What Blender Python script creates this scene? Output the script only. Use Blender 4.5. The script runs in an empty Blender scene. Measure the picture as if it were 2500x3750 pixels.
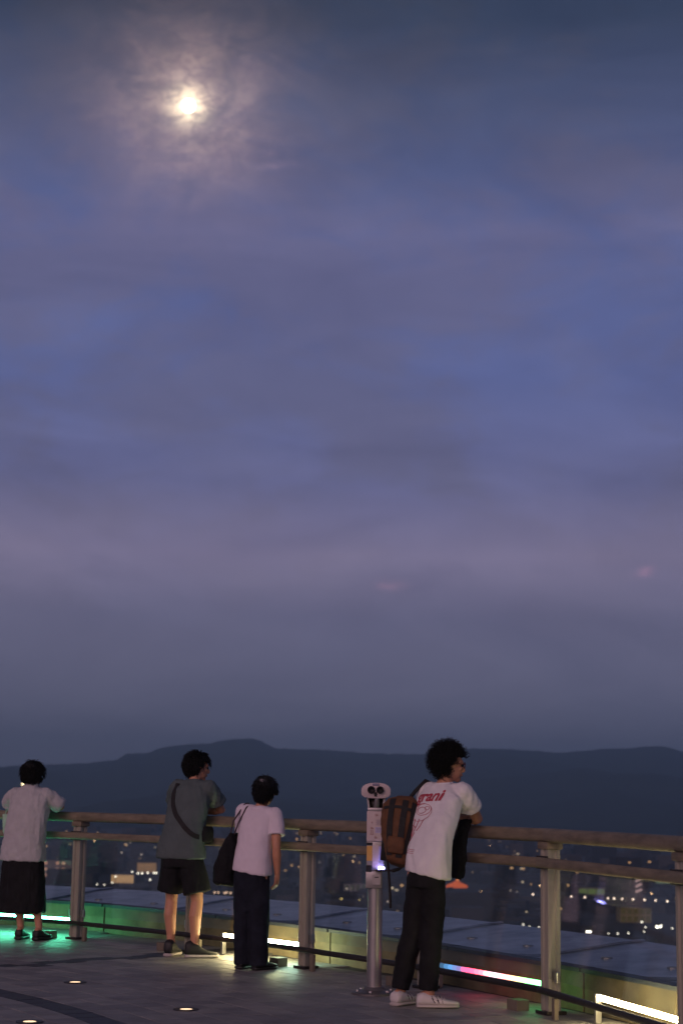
import bpy, bmesh, math, random
from mathutils import Vector, Matrix, noise
from mathutils.bvhtree import BVHTree
R = math.radians
sc = bpy.context.scene
COL = sc.collection

# ------------------------------------------------------------------ camera
CAMH = 1.386
cam = bpy.data.cameras.new('camera')
cam.sensor_fit = 'HORIZONTAL'; cam.sensor_width = 24.0; cam.lens = 58.56
cam.clip_start = 0.05; cam.clip_end = 60000
cam.dof.use_dof = True; cam.dof.focus_distance = 12.2; cam.dof.aperture_fstop = 2.8
camo = bpy.data.objects.new('camera', cam); COL.objects.link(camo)
p_, ro = R(9.7), R(0.9)
fw = Vector((0, math.cos(p_), math.sin(p_))); r0 = Vector((1, 0, 0)); u0 = r0.cross(fw)
rr = math.cos(ro) * r0 + math.sin(ro) * u0; uu = -math.sin(ro) * r0 + math.cos(ro) * u0
M = Matrix((rr, uu, -fw)).transposed().to_4x4(); M.translation = (0, 0, CAMH)
camo.matrix_world = M
sc.camera = camo

# ------------------------------------------------------------------ node helper
class NT:
    def __init__(s, tree): s.t = tree; s.n = tree.nodes; s.l = tree.links
    def new(s, typ, ins=None, **kw):
        n = s.n.new(typ)
        for k, v in kw.items(): setattr(n, k, v)
        for k, v in (ins or {}).items():
            if isinstance(v, bpy.types.NodeSocket): s.l.new(v, n.inputs[k])
            else: n.inputs[k].default_value = v
        return n
    def m(s, op, a, b=0.0, c=None, clamp=False):
        d = {0: a, 1: b}
        if c is not None: d[2] = c
        n = s.new('ShaderNodeMath', d, operation=op); n.use_clamp = clamp
        return n.outputs[0]
    def vm(s, op, a, b=None):
        d = {0: a}
        if b is not None: d[1] = b
        n = s.new('ShaderNodeVectorMath', d, operation=op)
        return n.outputs['Value'] if op in ('DOT_PRODUCT', 'LENGTH', 'DISTANCE') else n.outputs[0]
    def mix(s, f, a, b, bt='MIX'):
        n = s.new('ShaderNodeMix', data_type='RGBA', blend_type=bt, clamp_factor=True)
        for i, v in ((0, f), (6, a), (7, b)):
            if isinstance(v, bpy.types.NodeSocket): s.l.new(v, n.inputs[i])
            else: n.inputs[i].default_value = v if i == 0 else (tuple(v) + (1,))[:4]
        return n.outputs[2]
    def ramp(s, f, stops, interp='LINEAR'):
        n = s.new('ShaderNodeValToRGB', {0: f}); cr = n.color_ramp; cr.interpolation = interp
        while len(cr.elements) < len(stops): cr.elements.new(0.5)
        for e, (p, c) in zip(cr.elements, stops):
            e.position = p; e.color = (tuple(c) + (1,))[:4] if hasattr(c, '__len__') else (c, c, c, 1)
        return n.outputs[0]
    def noise(s, vec, scale, detail=4, rough=0.55, dist=0.0):
        return s.new('ShaderNodeTexNoise', {'Vector': vec, 'Scale': scale, 'Detail': detail, 'Roughness': rough, 'Distortion': dist}).outputs[0]
    def smooth(s, x, a, b):
        return s.new('ShaderNodeMapRange', {0: x, 1: a, 2: b, 3: 0.0, 4: 1.0}, interpolation_type='SMOOTHSTEP').outputs[0]

# ------------------------------------------------------------------ world: dusk sky with thin cloud and the moon's glow in it
BUILDING_LIGHT_AZ, BUILDING_LIGHT_EL = R(205), R(16)      # light comes from behind the camera, a little to the left
MOON = Vector((-0.09253, 0.91418, 0.39460)).normalized()
w = bpy.data.worlds.new('World'); sc.world = w; w.use_nodes = True
n = NT(w.node_tree); n.n.clear()
tc = n.new('ShaderNodeTexCoord').outputs['Generated']
d = n.vm('NORMALIZE', tc)
sx = n.new('ShaderNodeSeparateXYZ', {0: d}); dx, dy, dz = sx.outputs
el = n.m('ABSOLUTE', dz)
base = n.ramp(n.m('MULTIPLY', el, 2.0), [
    (0.00, (0.182, 0.188, 0.275)), (0.10, (0.178, 0.178, 0.264)), (0.21, (0.154, 0.150, 0.240)), (0.285, (0.215, 0.192, 0.300)),
    (0.37, (0.132, 0.138, 0.268)), (0.50, (0.102, 0.128, 0.290)), (0.66, (0.088, 0.112, 0.252)),
    (0.78, (0.066, 0.084, 0.165)), (0.88, (0.030, 0.045, 0.086)), (1.0, (0.020, 0.032, 0.062))])
stretch = n.vm('MULTIPLY', d, (6.0, 6.0, 12.0))
n1 = n.noise(stretch, 1.1, 5, 0.52, 0.6)
n2 = n.noise(n.vm('ADD', stretch, (7.3, 1.2, 3.1)), 3.4, 5, 0.6, 0.9)
cl = n.m('ADD', n.m('MULTIPLY', n1, 0.72), n.m('MULTIPLY', n2, 0.28))
cl = n.m('ADD', cl, n.m('MULTIPLY', dx, -0.25))                 # cloudier to the left, clearer to the right
cf = n.smooth(cl, 0.39, 0.60)
cloud = n.ramp(n.m('MULTIPLY', el, 2.0), [
    (0.0, (0.190, 0.192, 0.276)), (0.1, (0.174, 0.170, 0.250)), (0.21, (0.150, 0.144, 0.226)), (0.285, (0.215, 0.188, 0.282)), (0.37, (0.116, 0.114, 0.192)), (0.5, (0.118, 0.118, 0.205)), (0.66, (0.132, 0.126, 0.220)),
    (0.8, (0.084, 0.086, 0.134)), (0.9, (0.038, 0.044, 0.066)), (1.0, (0.026, 0.033, 0.052))])
sky = n.vm('MULTIPLY', n.mix(n.m('MULTIPLY', cf, 0.72), base, cloud), (1.23, 1.19, 1.22))
# darker and lighter streaks lower down
s3 = n.noise(n.vm('ADD', n.vm('MULTIPLY', d, (5.0, 5.0, 15.0)), (2.0, 5.5, 1.7)), 1.3, 6, 0.58, 0.8)
sky = n.mix(1.0, sky, n.ramp(s3, [(0.3, (0.86, 0.87, 0.91)), (0.7, (1.12, 1.12, 1.12))]), 'MULTIPLY')
# moonlight scattered in the cloud round the moon
ang = n.m('ARCCOSINE', n.m('MINIMUM', n.vm('DOT_PRODUCT', d, tuple(MOON)), 1.0))
mn = n.noise(n.vm('MULTIPLY', n.vm('ADD', d, (0.31, 0.17, 0.57)), (12.0, 12.0, 18.0)), 2.2, 5, 0.55, 1.0)
mn2 = n.noise(n.vm('MULTIPLY', n.vm('ADD', d, (0.11, 0.47, 0.2)), (60.0, 60.0, 80.0)), 2.2, 4, 0.6, 0.8)
def gauss(sig): return n.m('EXPONENT', n.m('MULTIPLY', n.m('POWER', n.m('DIVIDE', ang, sig), 2.0), -1.0))
def expo(sig): return n.m('EXPONENT', n.m('MULTIPLY', n.m('DIVIDE', ang, sig), -1.0))
tex = n.smooth(mn, 0.22, 0.74)
texs = n.smooth(mn2, 0.25, 0.7)
g1 = n.m('MULTIPLY', gauss(0.0085), n.m('ADD', n.m('MULTIPLY', texs, 1.9), 0.35))
g2 = n.m('MULTIPLY', expo(0.017), n.m('ADD', n.m('MULTIPLY', n.m('MULTIPLY', tex, texs), 0.62), 0.22))
g3 = n.m('MULTIPLY', gauss(0.048), n.m('ADD', n.m('MULTIPLY', tex, 0.165), 0.06))
def tint(f, c): return n.vm('MULTIPLY', n.new('ShaderNodeCombineXYZ', {0: f, 1: f, 2: f}).outputs[0], c)
glow = n.vm('ADD', n.vm('ADD', tint(g1, (1.0, 0.80, 0.50)), tint(g2, (1.0, 0.76, 0.50))), tint(g3, (1.0, 0.54, 0.46)))
sky = n.vm('ADD', sky, glow)
# three small wisps still lit pink
def wisp(c, ax, az, tilt, col):
    c = Vector(c).normalized(); rx = Vector((c.y, -c.x, 0)).normalized(); uz = rx.cross(c)
    rx2 = rx * math.cos(tilt) + uz * math.sin(tilt); uz2 = uz * math.cos(tilt) - rx * math.sin(tilt)
    dd = n.vm('SUBTRACT', d, tuple(c))
    a = n.m('POWER', n.m('DIVIDE', n.vm('DOT_PRODUCT', dd, tuple(rx2)), ax), 2.0)
    b = n.m('POWER', n.m('DIVIDE', n.vm('DOT_PRODUCT', dd, tuple(uz2)), az), 2.0)
    e = n.m('EXPONENT', n.m('MULTIPLY', n.m('ADD', a, b), -1.0))
    return tint(n.m('MULTIPLY', e, n.m('ADD', n.m('MULTIPLY', texs, 1.2), 0.2)), col)
for a in (((-0.0401, 0.9301, 0.365), 0.0105, 0.0018, R(7), (0.075, 0.045, 0.045)), ((0.0302, 0.9917, 0.1251), 0.0075, 0.0028, 0.0, (0.115, 0.040, 0.042)),
          ((0.1794, 0.9747, 0.1335), 0.005, 0.0028, R(15), (0.14, 0.045, 0.058)), ((-0.046, 0.9289, 0.372), 0.004, 0.002, 0, (0.03, 0.017, 0.018))):
    sky = n.vm('ADD', sky, wisp(*a))
nis = n.new('ShaderNodeTexSky', sky_type='NISHITA')
nis.sun_disc = False; nis.sun_elevation = R(-3.5); nis.sun_rotation = R(205); nis.altitude = 100
sky = n.vm('ADD', sky, n.vm('MULTIPLY', nis.outputs[0], (0.05, 0.05, 0.05)))
bg = n.new('ShaderNodeBackground', {0: sky, 1: 1.0})
n.l.new(bg.outputs[0], n.new('ShaderNodeOutputWorld').inputs[0])

# ------------------------------------------------------------------ warm light of the unseen building behind, added as one soft, low, reddish sun lamp
sl = bpy.data.lights.new('building_light', 'SUN'); sl.energy = 1.45; sl.angle = R(50); sl.color = (1.0, 0.60, 0.62)
so = bpy.data.objects.new('building_light', sl); COL.objects.link(so)
sd = Vector((math.sin(BUILDING_LIGHT_AZ) * math.cos(BUILDING_LIGHT_EL), math.cos(BUILDING_LIGHT_AZ) * math.cos(BUILDING_LIGHT_EL), math.sin(BUILDING_LIGHT_EL)))
so.rotation_euler = sd.to_track_quat('Z', 'Y').to_euler(); so.location = sd * 50
sc.view_settings.view_transform = 'Standard'; sc.view_settings.look = 'None'
sc.view_settings.exposure = 0.0; sc.view_settings.gamma = 1.0; sc.view_settings.use_curve_mapping = False
sc.cycles.max_bounces = 8; sc.cycles.transparent_max_bounces = 16; sc.cycles.volume_bounces = 0
sc.cycles.use_denoising = True; sc.cycles.sample_clamp_indirect = 4.0

# ------------------------------------------------------------------ materials
MATS = {}
def mat(name, col, rough=0.6, metal=0.0, var=0.15, scale=8.0, bump=0.0, bscale=60.0, spec=0.5, stretch=(1, 1, 1), sheen=0.0, col2=None):
    if name in MATS: return MATS[name]
    m = bpy.data.materials.new(name); m.use_nodes = True
    t = NT(m.node_tree); b = t.n['Principled BSDF']
    co = t.vm('MULTIPLY', t.new('ShaderNodeTexCoord').outputs['Object'], stretch)
    f = t.noise(co, scale, 5, 0.6)
    lo = tuple(c * (1 - var) for c in col); hi = tuple(min(1, c * (1 + var)) for c in (col2 or col))
    t.l.new(t.ramp(f, [(0.3, lo), (0.7, hi)]), b.inputs['Base Color'])
    t.l.new(t.m('ADD', t.m('MULTIPLY', t.noise(co, scale * 3, 3), 0.2), rough - 0.1, clamp=True), b.inputs['Roughness'])
    b.inputs['Metallic'].default_value = metal; b.inputs['Specular IOR Level'].default_value = spec
    if sheen: b.inputs['Sheen Weight'].default_value = sheen
    if bump:
        bn = t.new('ShaderNodeBump', {'Strength': bump, 'Distance': 0.004, 'Height': t.noise(co, bscale, 4, 0.6)})
        t.l.new(bn.outputs[0], b.inputs['Normal'])
    MATS[name] = m
    return m
def emis(name, col, strength, sample=True):
    if name in MATS: return MATS[name]
    m = bpy.data.materials.new(name); m.use_nodes = True
    t = NT(m.node_tree); t.n.clear()
    e = t.new('ShaderNodeEmission', {0: tuple(col) + (1,), 1: strength})
    t.l.new(e.outputs[0], t.new('ShaderNodeOutputMaterial').inputs[0])
    if not sample: m.cycles.emission_sampling = 'NONE'
    MATS[name] = m
    return m
def glassm():
    m = bpy.data.materials.new('clear_glass'); m.use_nodes = True
    t = NT(m.node_tree); t.n.clear()
    lw = t.new('ShaderNodeLayerWeight', {0: 0.5}).outputs['Facing']
    fr = t.m('ADD', t.m('MULTIPLY', t.m('POWER', lw, 5.0), 0.7), 0.035)
    sm = t.noise(t.new('ShaderNodeTexCoord').outputs['Object'], 3.0, 4)
    tr = t.new('ShaderNodeBsdfTransparent', {0: (0.93, 0.96, 0.95, 1)})
    gl = t.new('ShaderNodeBsdfGlossy', {0: (1, 1, 1, 1), 1: t.m('MULTIPLY', sm, 0.08)})
    df = t.new('ShaderNodeBsdfDiffuse', {0: (0.5, 0.55, 0.53, 1)})
    mx = t.new('ShaderNodeMixShader', {0: fr, 1: tr.outputs[0], 2: gl.outputs[0]})
    mx2 = t.new('ShaderNodeMixShader', {0: t.m('MULTIPLY', t.smooth(sm, 0.35, 0.75), 0.02), 1: mx.outputs[0], 2: df.outputs[0]})
    t.l.new(mx2.outputs[0], t.new('ShaderNodeOutputMaterial').inputs[0])
    return m
GLASS = glassm()

# ------------------------------------------------------------------ mesh helpers
def link(name, me, m=None, parent=None, smooth=False):
    o = bpy.data.objects.new(name, me); COL.objects.link(o)
    if m is not None and not me.materials:
        for x in (m if isinstance(m, (list, tuple)) else [m]): me.materials.append(x)
    if parent is not None: o.parent = parent
    if smooth: me.polygons.foreach_set('use_smooth', [True] * len(me.polygons))
    return o
def tag(o, label=None, cat=None, group=None, kind=None):
    for k, v in (('label', label), ('category', cat), ('group', group), ('kind', kind)):
        if v: o[k] = v
    return o
def empty(name, loc=(0, 0, 0), rz=0.0, label=None, cat=None, group=None):
    o = bpy.data.objects.new(name, None); COL.objects.link(o); o.empty_display_size = 0.1
    o.location = loc; o.rotation_euler = (0, 0, rz)
    return tag(o, label, cat, group)
class MB:
    def __init__(s): s.v = []; s.f = []; s.mi = []; s.cur = 0
    def add(s, vs, fs):
        o = len(s.v); s.v += [tuple(v) for v in vs]
        for f in fs: s.f.append(tuple(i + o for i in f)); s.mi.append(s.cur)
        return s
    def box(s, c, size, rz=0.0, bev=0.0, mtx=None):
        bm = bmesh.new(); bmesh.ops.create_cube(bm, size=1.0)
        bmesh.ops.scale(bm, vec=size, verts=bm.verts)
        if bev: bmesh.ops.bevel(bm, geom=bm.edges[:], offset=bev, segments=2, affect='EDGES', profile=0.6)
        m4 = mtx if mtx is not None else Matrix.Translation(c) @ Matrix.Rotation(rz, 4, 'Z')
        bmesh.ops.transform(bm, matrix=m4, verts=bm.verts)
        bm.verts.index_update(); s.add([v.co for v in bm.verts], [[v.index for v in f.verts] for f in bm.faces]); bm.free()
        return s
    def rings(s, rs, closed=True, caps=True):
        k = len(rs[0]); vs = [p for r in rs for p in r]; fs = []
        for i in range(len(rs) - 1):
            for j in range(k if closed else k - 1):
                a, b = i * k + j, i * k + (j + 1) % k
                fs.append((a, b, b + k, a + k))
        if caps and closed: fs.append(tuple(reversed(range(k)))); fs.append(tuple(range((len(rs) - 1) * k, len(rs) * k)))
        return s.add(vs, fs)
    def tube(s, pts, rad, k=10, round_=True):
        pts = [Vector(p) for p in pts]
        rad = list(rad) if hasattr(rad, '__len__') else [rad] * len(pts)
        if round_:
            d0 = (pts[0] - pts[1]).normalized(); d1 = (pts[-1] - pts[-2]).normalized()
            P, Q = [], []
            for a in (90, 60, 30): P.append(pts[0] + d0 * rad[0] * math.sin(R(a))); Q.append(max(rad[0] * math.cos(R(a)), 0.02 * rad[0]))
            P += pts; Q += rad
            for a in (30, 60, 90): P.append(pts[-1] + d1 * rad[-1] * math.sin(R(a))); Q.append(max(rad[-1] * math.cos(R(a)), 0.02 * rad[-1]))
            pts, rad = P, Q
        rs = []; up = None
        for i, p in enumerate(pts):
            t = (pts[min(i + 1, len(pts) - 1)] - pts[max(i - 1, 0)]).normalized()
            if up is None: up = t.orthogonal().normalized()
            up = (up - t * up.dot(t)).normalized(); sd_ = t.cross(up)
            rs.append([p + (up * math.cos(2 * math.pi * j / k) + sd_ * math.sin(2 * math.pi * j / k)) * rad[i] for j in range(k)])
        return s.rings(rs)
    def loft(s, secs, k=24, ex=2.3, yaw=0.0):
        # secs: (x, y, z, a, b[, yaw]) horizontal super-ellipses
        rs = []
        for q in secs:
            x, y, z, a, b = q[:5]; yw = q[5] if len(q) > 5 else yaw; r = []
            for j in range(k):
                t = 2 * math.pi * j / k; c, s_ = math.cos(t), math.sin(t)
                px = a * math.copysign(abs(c) ** (2 / ex), c); py = b * math.copysign(abs(s_) ** (2 / ex), s_)
                r.append((x + px * math.cos(yw) - py * math.sin(yw), y + px * math.sin(yw) + py * math.cos(yw), z))
            rs.append(r)
        return s.rings(rs)
    def ball(s, c, r, k=14, mtx=None):
        bm = bmesh.new(); bmesh.ops.create_uvsphere(bm, u_segments=k, v_segments=max(6, k * 2 // 3), radius=1.0)
        r = r if hasattr(r, '__len__') else (r, r, r)
        m4 = Matrix.Translation(c) @ (mtx if mtx is not None else Matrix.Identity(4)) @ Matrix.Diagonal((*r, 1))
        bmesh.ops.transform(bm, matrix=m4, verts=bm.verts); bm.verts.index_update()
        s.add([v.co for v in bm.verts], [[v.index for v in f.verts] for f in bm.faces]); bm.free()
        return s
    def mesh(s, name='mesh'):
        me = bpy.data.meshes.new(name); me.from_pydata(s.v, [], s.f); me.update()
        if any(s.mi): me.polygons.foreach_set('material_index', s.mi)
        return me
    def build(s, name, m, parent=None, smooth=False, auto=None):
        me = s.mesh(name); o = link(name, me, m, parent, smooth or auto is not None)
        if auto is not None: sharp(me, auto)
        return o
def sharp(me, deg):
    bm = bmesh.new(); bm.from_mesh(me); c = R(deg)
    for e in bm.edges:
        if len(e.link_faces) == 2 and e.calc_face_angle(0) > c: e.smooth = False
    bm.to_mesh(me); bm.free()
def remesh(mb, voxel, smooth_it=3, sub_noise=None):
    """fuse the overlapping volumes of mb into one continuous surface"""
    me = mb.mesh('tmp'); o = bpy.data.objects.new('tmp', me); COL.objects.link(o)
    r = o.modifiers.new('r', 'REMESH'); r.mode = 'VOXEL'; r.voxel_size = voxel; r.use_smooth_shade = True
    if smooth_it:
        s = o.modifiers.new('s', 'SMOOTH'); s.factor = 0.5; s.iterations = smooth_it
    dg = bpy.context.evaluated_depsgraph_get(); dg.update()
    out = bpy.data.meshes.new_from_object(o.evaluated_get(dg)); bpy.data.objects.remove(o); bpy.data.meshes.remove(me)
    out.materials.clear()
    if sub_noise:
        nr = [v.normal.copy() for v in out.vertices]
        for v, q in zip(out.vertices, nr): v.co += q * sub_noise(v.co)
        out.update()
    return out

# ------------------------------------------------------------------ the round deck: centre, posts
CX, CY = -10.0, 6.1
def P(r, a, z=0.0): return Vector((CX + r * math.cos(R(a)), CY + r * math.sin(R(a)), z))
POSTS = [(12.6, 83.5), (12.62, 76.0), (12.68, 68.6), (12.74, 61.3), (12.77, 53.9), (12.66, 46.4), (12.57, 39.0), (12.55, 31.7), (12.56, 24.55), (12.40, 15.6), (12.4, 8.0), (12.4, 0.5), (12.4, -7.0)]
def ring_mesh(mb, prof, a0, a1, step, PF=None):
    """sweep a radial profile [(r, z), ...] (open) round the deck centre"""
    k = max(2, int(round((a1 - a0) / step)) + 1)
    PF = PF or P
    rs = [[PF(r, a0 + (a1 - a0) * i / (k - 1), z) for r, z in prof] for i in range(k)]
    mb.rings(rs, closed=True, caps=True)
    return mb

M_TILE = [mat('floor_tile_%d' % i, c, 0.55, var=0.22, scale=5, bump=0.25, bscale=90) for i, c in enumerate([(0.225, 0.218, 0.204), (0.190, 0.184, 0.176), (0.262, 0.250, 0.230)])]
M_GROUT = mat('tile_joint', (0.035, 0.032, 0.034), 0.8)
M_BAND = mat('dark_floor_band', (0.028, 0.026, 0.029), 0.5, var=0.3, bump=0.2)
M_STONE = mat('parapet_render', (0.145, 0.118, 0.066), 0.85, var=0.4, scale=4.0, bump=0.3, bscale=40)
M_COPE = mat('blue_painted_sheet', (0.10, 0.16, 0.225), 0.34, var=0.4, scale=2.6, bump=0.2, bscale=9, col2=(0.21, 0.26, 0.33))
M_DARK = mat('dark_metal', (0.03, 0.026, 0.024), 0.45, metal=0.3)
M_STEEL = mat('bracket_steel', (0.45, 0.44, 0.43), 0.35, metal=0.9)

floor = MB().box((0, 0, 0), (0.01, 0.01, 0.01)).mesh()
bm = bmesh.new(); bmesh.ops.create_circle(bm, cap_ends=True, segments=160, radius=14.1)
bmesh.ops.translate(bm, vec=(CX, CY, -0.012), verts=bm.verts); bm.to_mesh(floor); bm.free()
floor = tag(link('deck_floor', floor, M_GROUT), kind='structure')

# projection, only used to choose which tiles are separate objects (the largest in view)
def proj(p):
    v = Vector(p) - Vector((0, 0, CAMH)); z = v.dot(fw)
    return (0.5 + 2.44 * v.dot(rr) / z, 0.5 - 2.44 / 1.5 * v.dot(uu) / z) if z > 0.1 else (9, 9)
random.seed(3)
tiles = []
UPL = [(-1.91, 12.71), (-0.96, 11.24), (-1.85, 10.53), (-3.35, 13.75), (0.12, 9.52)]
r = 8.0
while r < 13.7:
    band = 9.5 <= r + 0.1 < 9.86
    nseg = int(2 * math.pi * r / 0.2); da = 360.0 / nseg; off = random.random() * da
    for i in range(nseg):
        a = off + i * da
        if not (-20 < a < 92): continue
        ctr = P(r + 0.1, a + da / 2)
        if ctr.y < 7.0 or r + 0.2 > 12.9 + max(-0.1, min(0.8, (a - 36) * 0.038)): continue
        tiles.append((r, a, da, ctr, band or abs(a + da / 2 - 46.2) < 0.45))
    r += 0.2
def tile_geo(mb, r, a, da, z):
    g = 0.0025; ga = math.degrees(g / r); b = 0.003; gb = math.degrees(b / r)
    o = [P(r + g, a + ga, -0.012), P(r + 0.2 - g, a + ga, -0.012), P(r + 0.2 - g, a + da - ga, -0.012), P(r + g, a + da - ga, -0.012)]
    m_ = [Vector((q.x, q.y, z - 0.002)) for q in o]
    t_ = [P(r + g + b, a + ga + gb, z), P(r + 0.2 - g - b, a + ga + gb, z), P(r + 0.2 - g - b, a + da - ga - gb, z), P(r + g + b, a + da - ga - gb, z)]
    fs = [(8, 9, 10, 11)]
    for j in range(4):
        k = (j + 1) % 4; fs += [(j, k, 4 + k, 4 + j), (4 + j, 4 + k, 8 + k, 8 + j)]
    mb.add(o + m_ + t_, fs)
def area(t):
    q = [proj(P(t[0] + e, t[1] + f * t[2])) for e, f in ((0, 0), (0.2, 0), (0.2, 1), (0, 1))]
    c = proj(t[3])
    if not (0 < c[0] < 1 and c[1] < 1): return 0
    return abs(sum(q[i][0] * q[(i + 1) % 4][1] - q[(i + 1) % 4][0] * q[i][1] for i in range(4)))
tiles.sort(key=area, reverse=True)
rest = MB()
for i, t in enumerate(tiles):
    z = random.uniform(-0.0012, 0.0012)
    if i < 300:
        mb = MB(); tile_geo(mb, t[0], t[1], t[2], z)
        mb.build('tile', M_BAND if t[4] else random.choice(M_TILE), floor)
    else:
        rest.cur = 3 if t[4] else random.randrange(3); tile_geo(rest, t[0], t[1], t[2], z)
tag(rest.build('tiling', M_TILE + [M_BAND], floor), kind='stuff')

# parapet beyond the railing, its wide blue painted coping, and the building under the deck
par = empty('parapet', P(13.2, 35), 0, 'low plastered parapet outside the railing, topped by a broad blue coping', 'parapet')
def under(o, par_):
    o.parent = par_; o.matrix_parent_inverse = Matrix.Translation(par_.location).inverted()
    return o
def interp(a, tab):
    if a <= tab[0][0]: return tab[0][1]
    for (p, u), (q, v) in zip(tab, tab[1:]):
        if a <= q: return u + (v - u) * (a - p) / (q - p)
    return tab[-1][1]
def wshift(a): return interp(a, [(30, -0.12), (39.5, 0.04), (45, 0.2), (57, 0.62), (70, 0.85)])
def PW(r, a, z=0.0): return P(13.0 + wshift(a) + (r - 13.0) * (1 + interp(a, [(30, 0.0), (44, 0.1), (65, 0.3)])), a, z)
A0 = 25.0 - 15.3 * 2 - 7.65
for i in range(14):
    a0 = A0 + i * 7.65; g = 0.045
    under(ring_mesh(MB(), [(13.0, -0.05), (13.12, -0.05), (13.12, 0.245), (13.0, 0.245)], a0 + (g if i % 2 else 0.0), a0 + 7.65 - (0.0 if i % 2 else g), 1.5, PW).build('wall_panel', M_STONE, auto=40), par)
    pr = [(13.40, 0.172), (13.42, 0.188), (13.9, 0.165), (14.70, 0.235), (14.95, 0.245), (14.95, 0.10), (14.0, 0.08), (13.40, 0.08)]
    under(ring_mesh(MB(), pr, a0 + 0.05, a0 + 7.65 - 0.05, 1.5, PW).build('coping_panel', M_COPE, auto=25), par)
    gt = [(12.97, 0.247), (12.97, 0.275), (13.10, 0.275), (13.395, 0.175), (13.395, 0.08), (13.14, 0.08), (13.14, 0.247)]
    under(ring_mesh(MB(), gt, a0 + 0.05, a0 + 7.65 - 0.05, 1.5, PW).build('gutter', mat('gutter_shade', (0.016, 0.022, 0.032), 0.6, var=0.4, scale=6, bump=0.2), auto=25), par)  # the shade lying in the gutter is painted into this near-black blue
    for q_ in (0.3, 0.72):
        f0 = PW(14.15, a0 + 7.65 * q_, 0.188); under(MB().loft([(f0.x, f0.y, f0.z - 0.02, 0.045, 0.045), (f0.x, f0.y, f0.z + 0.008, 0.045, 0.045), (f0.x, f0.y, f0.z + 0.014, 0.03, 0.03)], 14, 2.0).build('drain_cap', M_STEEL), par)
    # a raised seam lies over each joint
    sm = [(13.405, 0.192), (13.43, 0.190), (13.9, 0.169), (14.70, 0.239), (14.94, 0.249), (14.94, 0.262), (14.69, 0.255), (13.89, 0.185), (13.43, 0.208), (13.405, 0.208)]
    under(ring_mesh(MB(), sm, a0 - 0.09, a0 + 0.09, 0.18, PW).build('seam', M_COPE), par)
drum = MB(); ring_mesh(drum, [(14.6, 0.075), (14.6, -60.0), (14.2, -60.0), (14.2, 0.075)], 0, 360, 6)
tag(drum.build('tower_wall', mat('tower_concrete', (0.25, 0.24, 0.23), 0.8)), 'round concrete building wall below the deck', 'building')

# ------------------------------------------------------------------ railing
M_POST = mat('post_paint', (0.30, 0.285, 0.225), 0.5, var=0.12, scale=6, bump=0.08, bscale=120, stretch=(6, 6, 1))
M_WOOD = mat('rail_wood', (0.175, 0.145, 0.098), 0.6, var=0.35, scale=5, bump=0.35, bscale=50, stretch=(1, 1, 5))
M_STEEL = mat('bracket_steel', (0.45, 0.44, 0.43), 0.35, metal=0.9)
rail = empty('railing', P(12.6, 35), 0, 'curved railing of pale posts with brown wooden rails and glass panels', 'railing')
def upr(o): return under(o, rail)
pp = [P(r_, a_) for r_, a_ in POSTS]
for i, (r_, a_) in enumerate(POSTS):
    c = pp[i]; rz = R(a_)
    mb = MB()
    # fluted post: two channels with a groove between, on every side
    prof = []
    hw = 0.047
    pts = [(-hw, -hw), (-0.02, -hw), (-0.014, -hw + 0.012), (0.014, -hw + 0.012), (0.02, -hw), (hw, -hw), (hw, -0.02), (hw - 0.012, -0.014), (hw - 0.012, 0.014), (hw, 0.02), (hw, hw),
           (0.02, hw), (0.014, hw - 0.012), (-0.014, hw - 0.012), (-0.02, hw), (-hw, hw), (-hw, 0.02), (-hw + 0.012, 0.014), (-hw + 0.012, -0.014), (-hw, -0.02)]
    rot = Matrix.Rotation(rz, 3, 'Z')
    mb.rings([[c + rot @ Vector((x, y, z)) for x, y in pts] for z in (0.0, 1.105)])
    po = upr(mb.build('post', M_POST))
    upr(MB().box(c + Vector((0, 0, 0.012)), (0.15, 0.15, 0.022), rz, 0.004).build('base_plate', M_DARK))
    upr(MB().box(c + rot @ Vector((0.0, 0, 1.085)), (0.125, 0.13, 0.05), rz, 0.012).build('cap', M_WOOD, auto=40))
    upr(MB().box(c + rot @ Vector((-0.062, 0, 0.975)), (0.022, 0.12, 0.085), rz, 0.004).build('rail_bracket', M_DARK))
    for s_ in (-1, 1):
        upr(MB().box(c + rot @ Vector((0.0, s_ * 0.075, 0.24)), (0.03, 0.045, 0.07), rz, 0.006).build('glass_clamp', M_STEEL))
random.seed(5)
def beam(a, b, w_, h_, m_, name, bev, seed):
    """straight bar between two points with slightly worn, uneven edges"""
    a, b = Vector(a), Vector(b); L = (b - a).length; ex = (b - a).normalized(); ey = Vector((0, 0, 1)).cross(ex).normalized(); ez = Vector((0, 0, 1))
    rs = []; k = 18
    for i in range(k + 1):
        t = i / k; c = a.lerp(b, t); r = []
        for j in range(16):
            th = 2 * math.pi * j / 16; cc, ss = math.cos(th), math.sin(th)
            u = w_ / 2 * math.copysign(abs(cc) ** 0.6, cc); v = h_ / 2 * math.copysign(abs(ss) ** 0.6, ss)
            nz = 1 + 0.05 * noise.noise(Vector((seed + t * L * 2.5, cc * 0.8, ss * 0.8)))
            r.append(c + ey * u * nz + ez * v * nz)
        rs.append(r)
    return MB().rings(rs).build(name, m_, auto=50)
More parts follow.
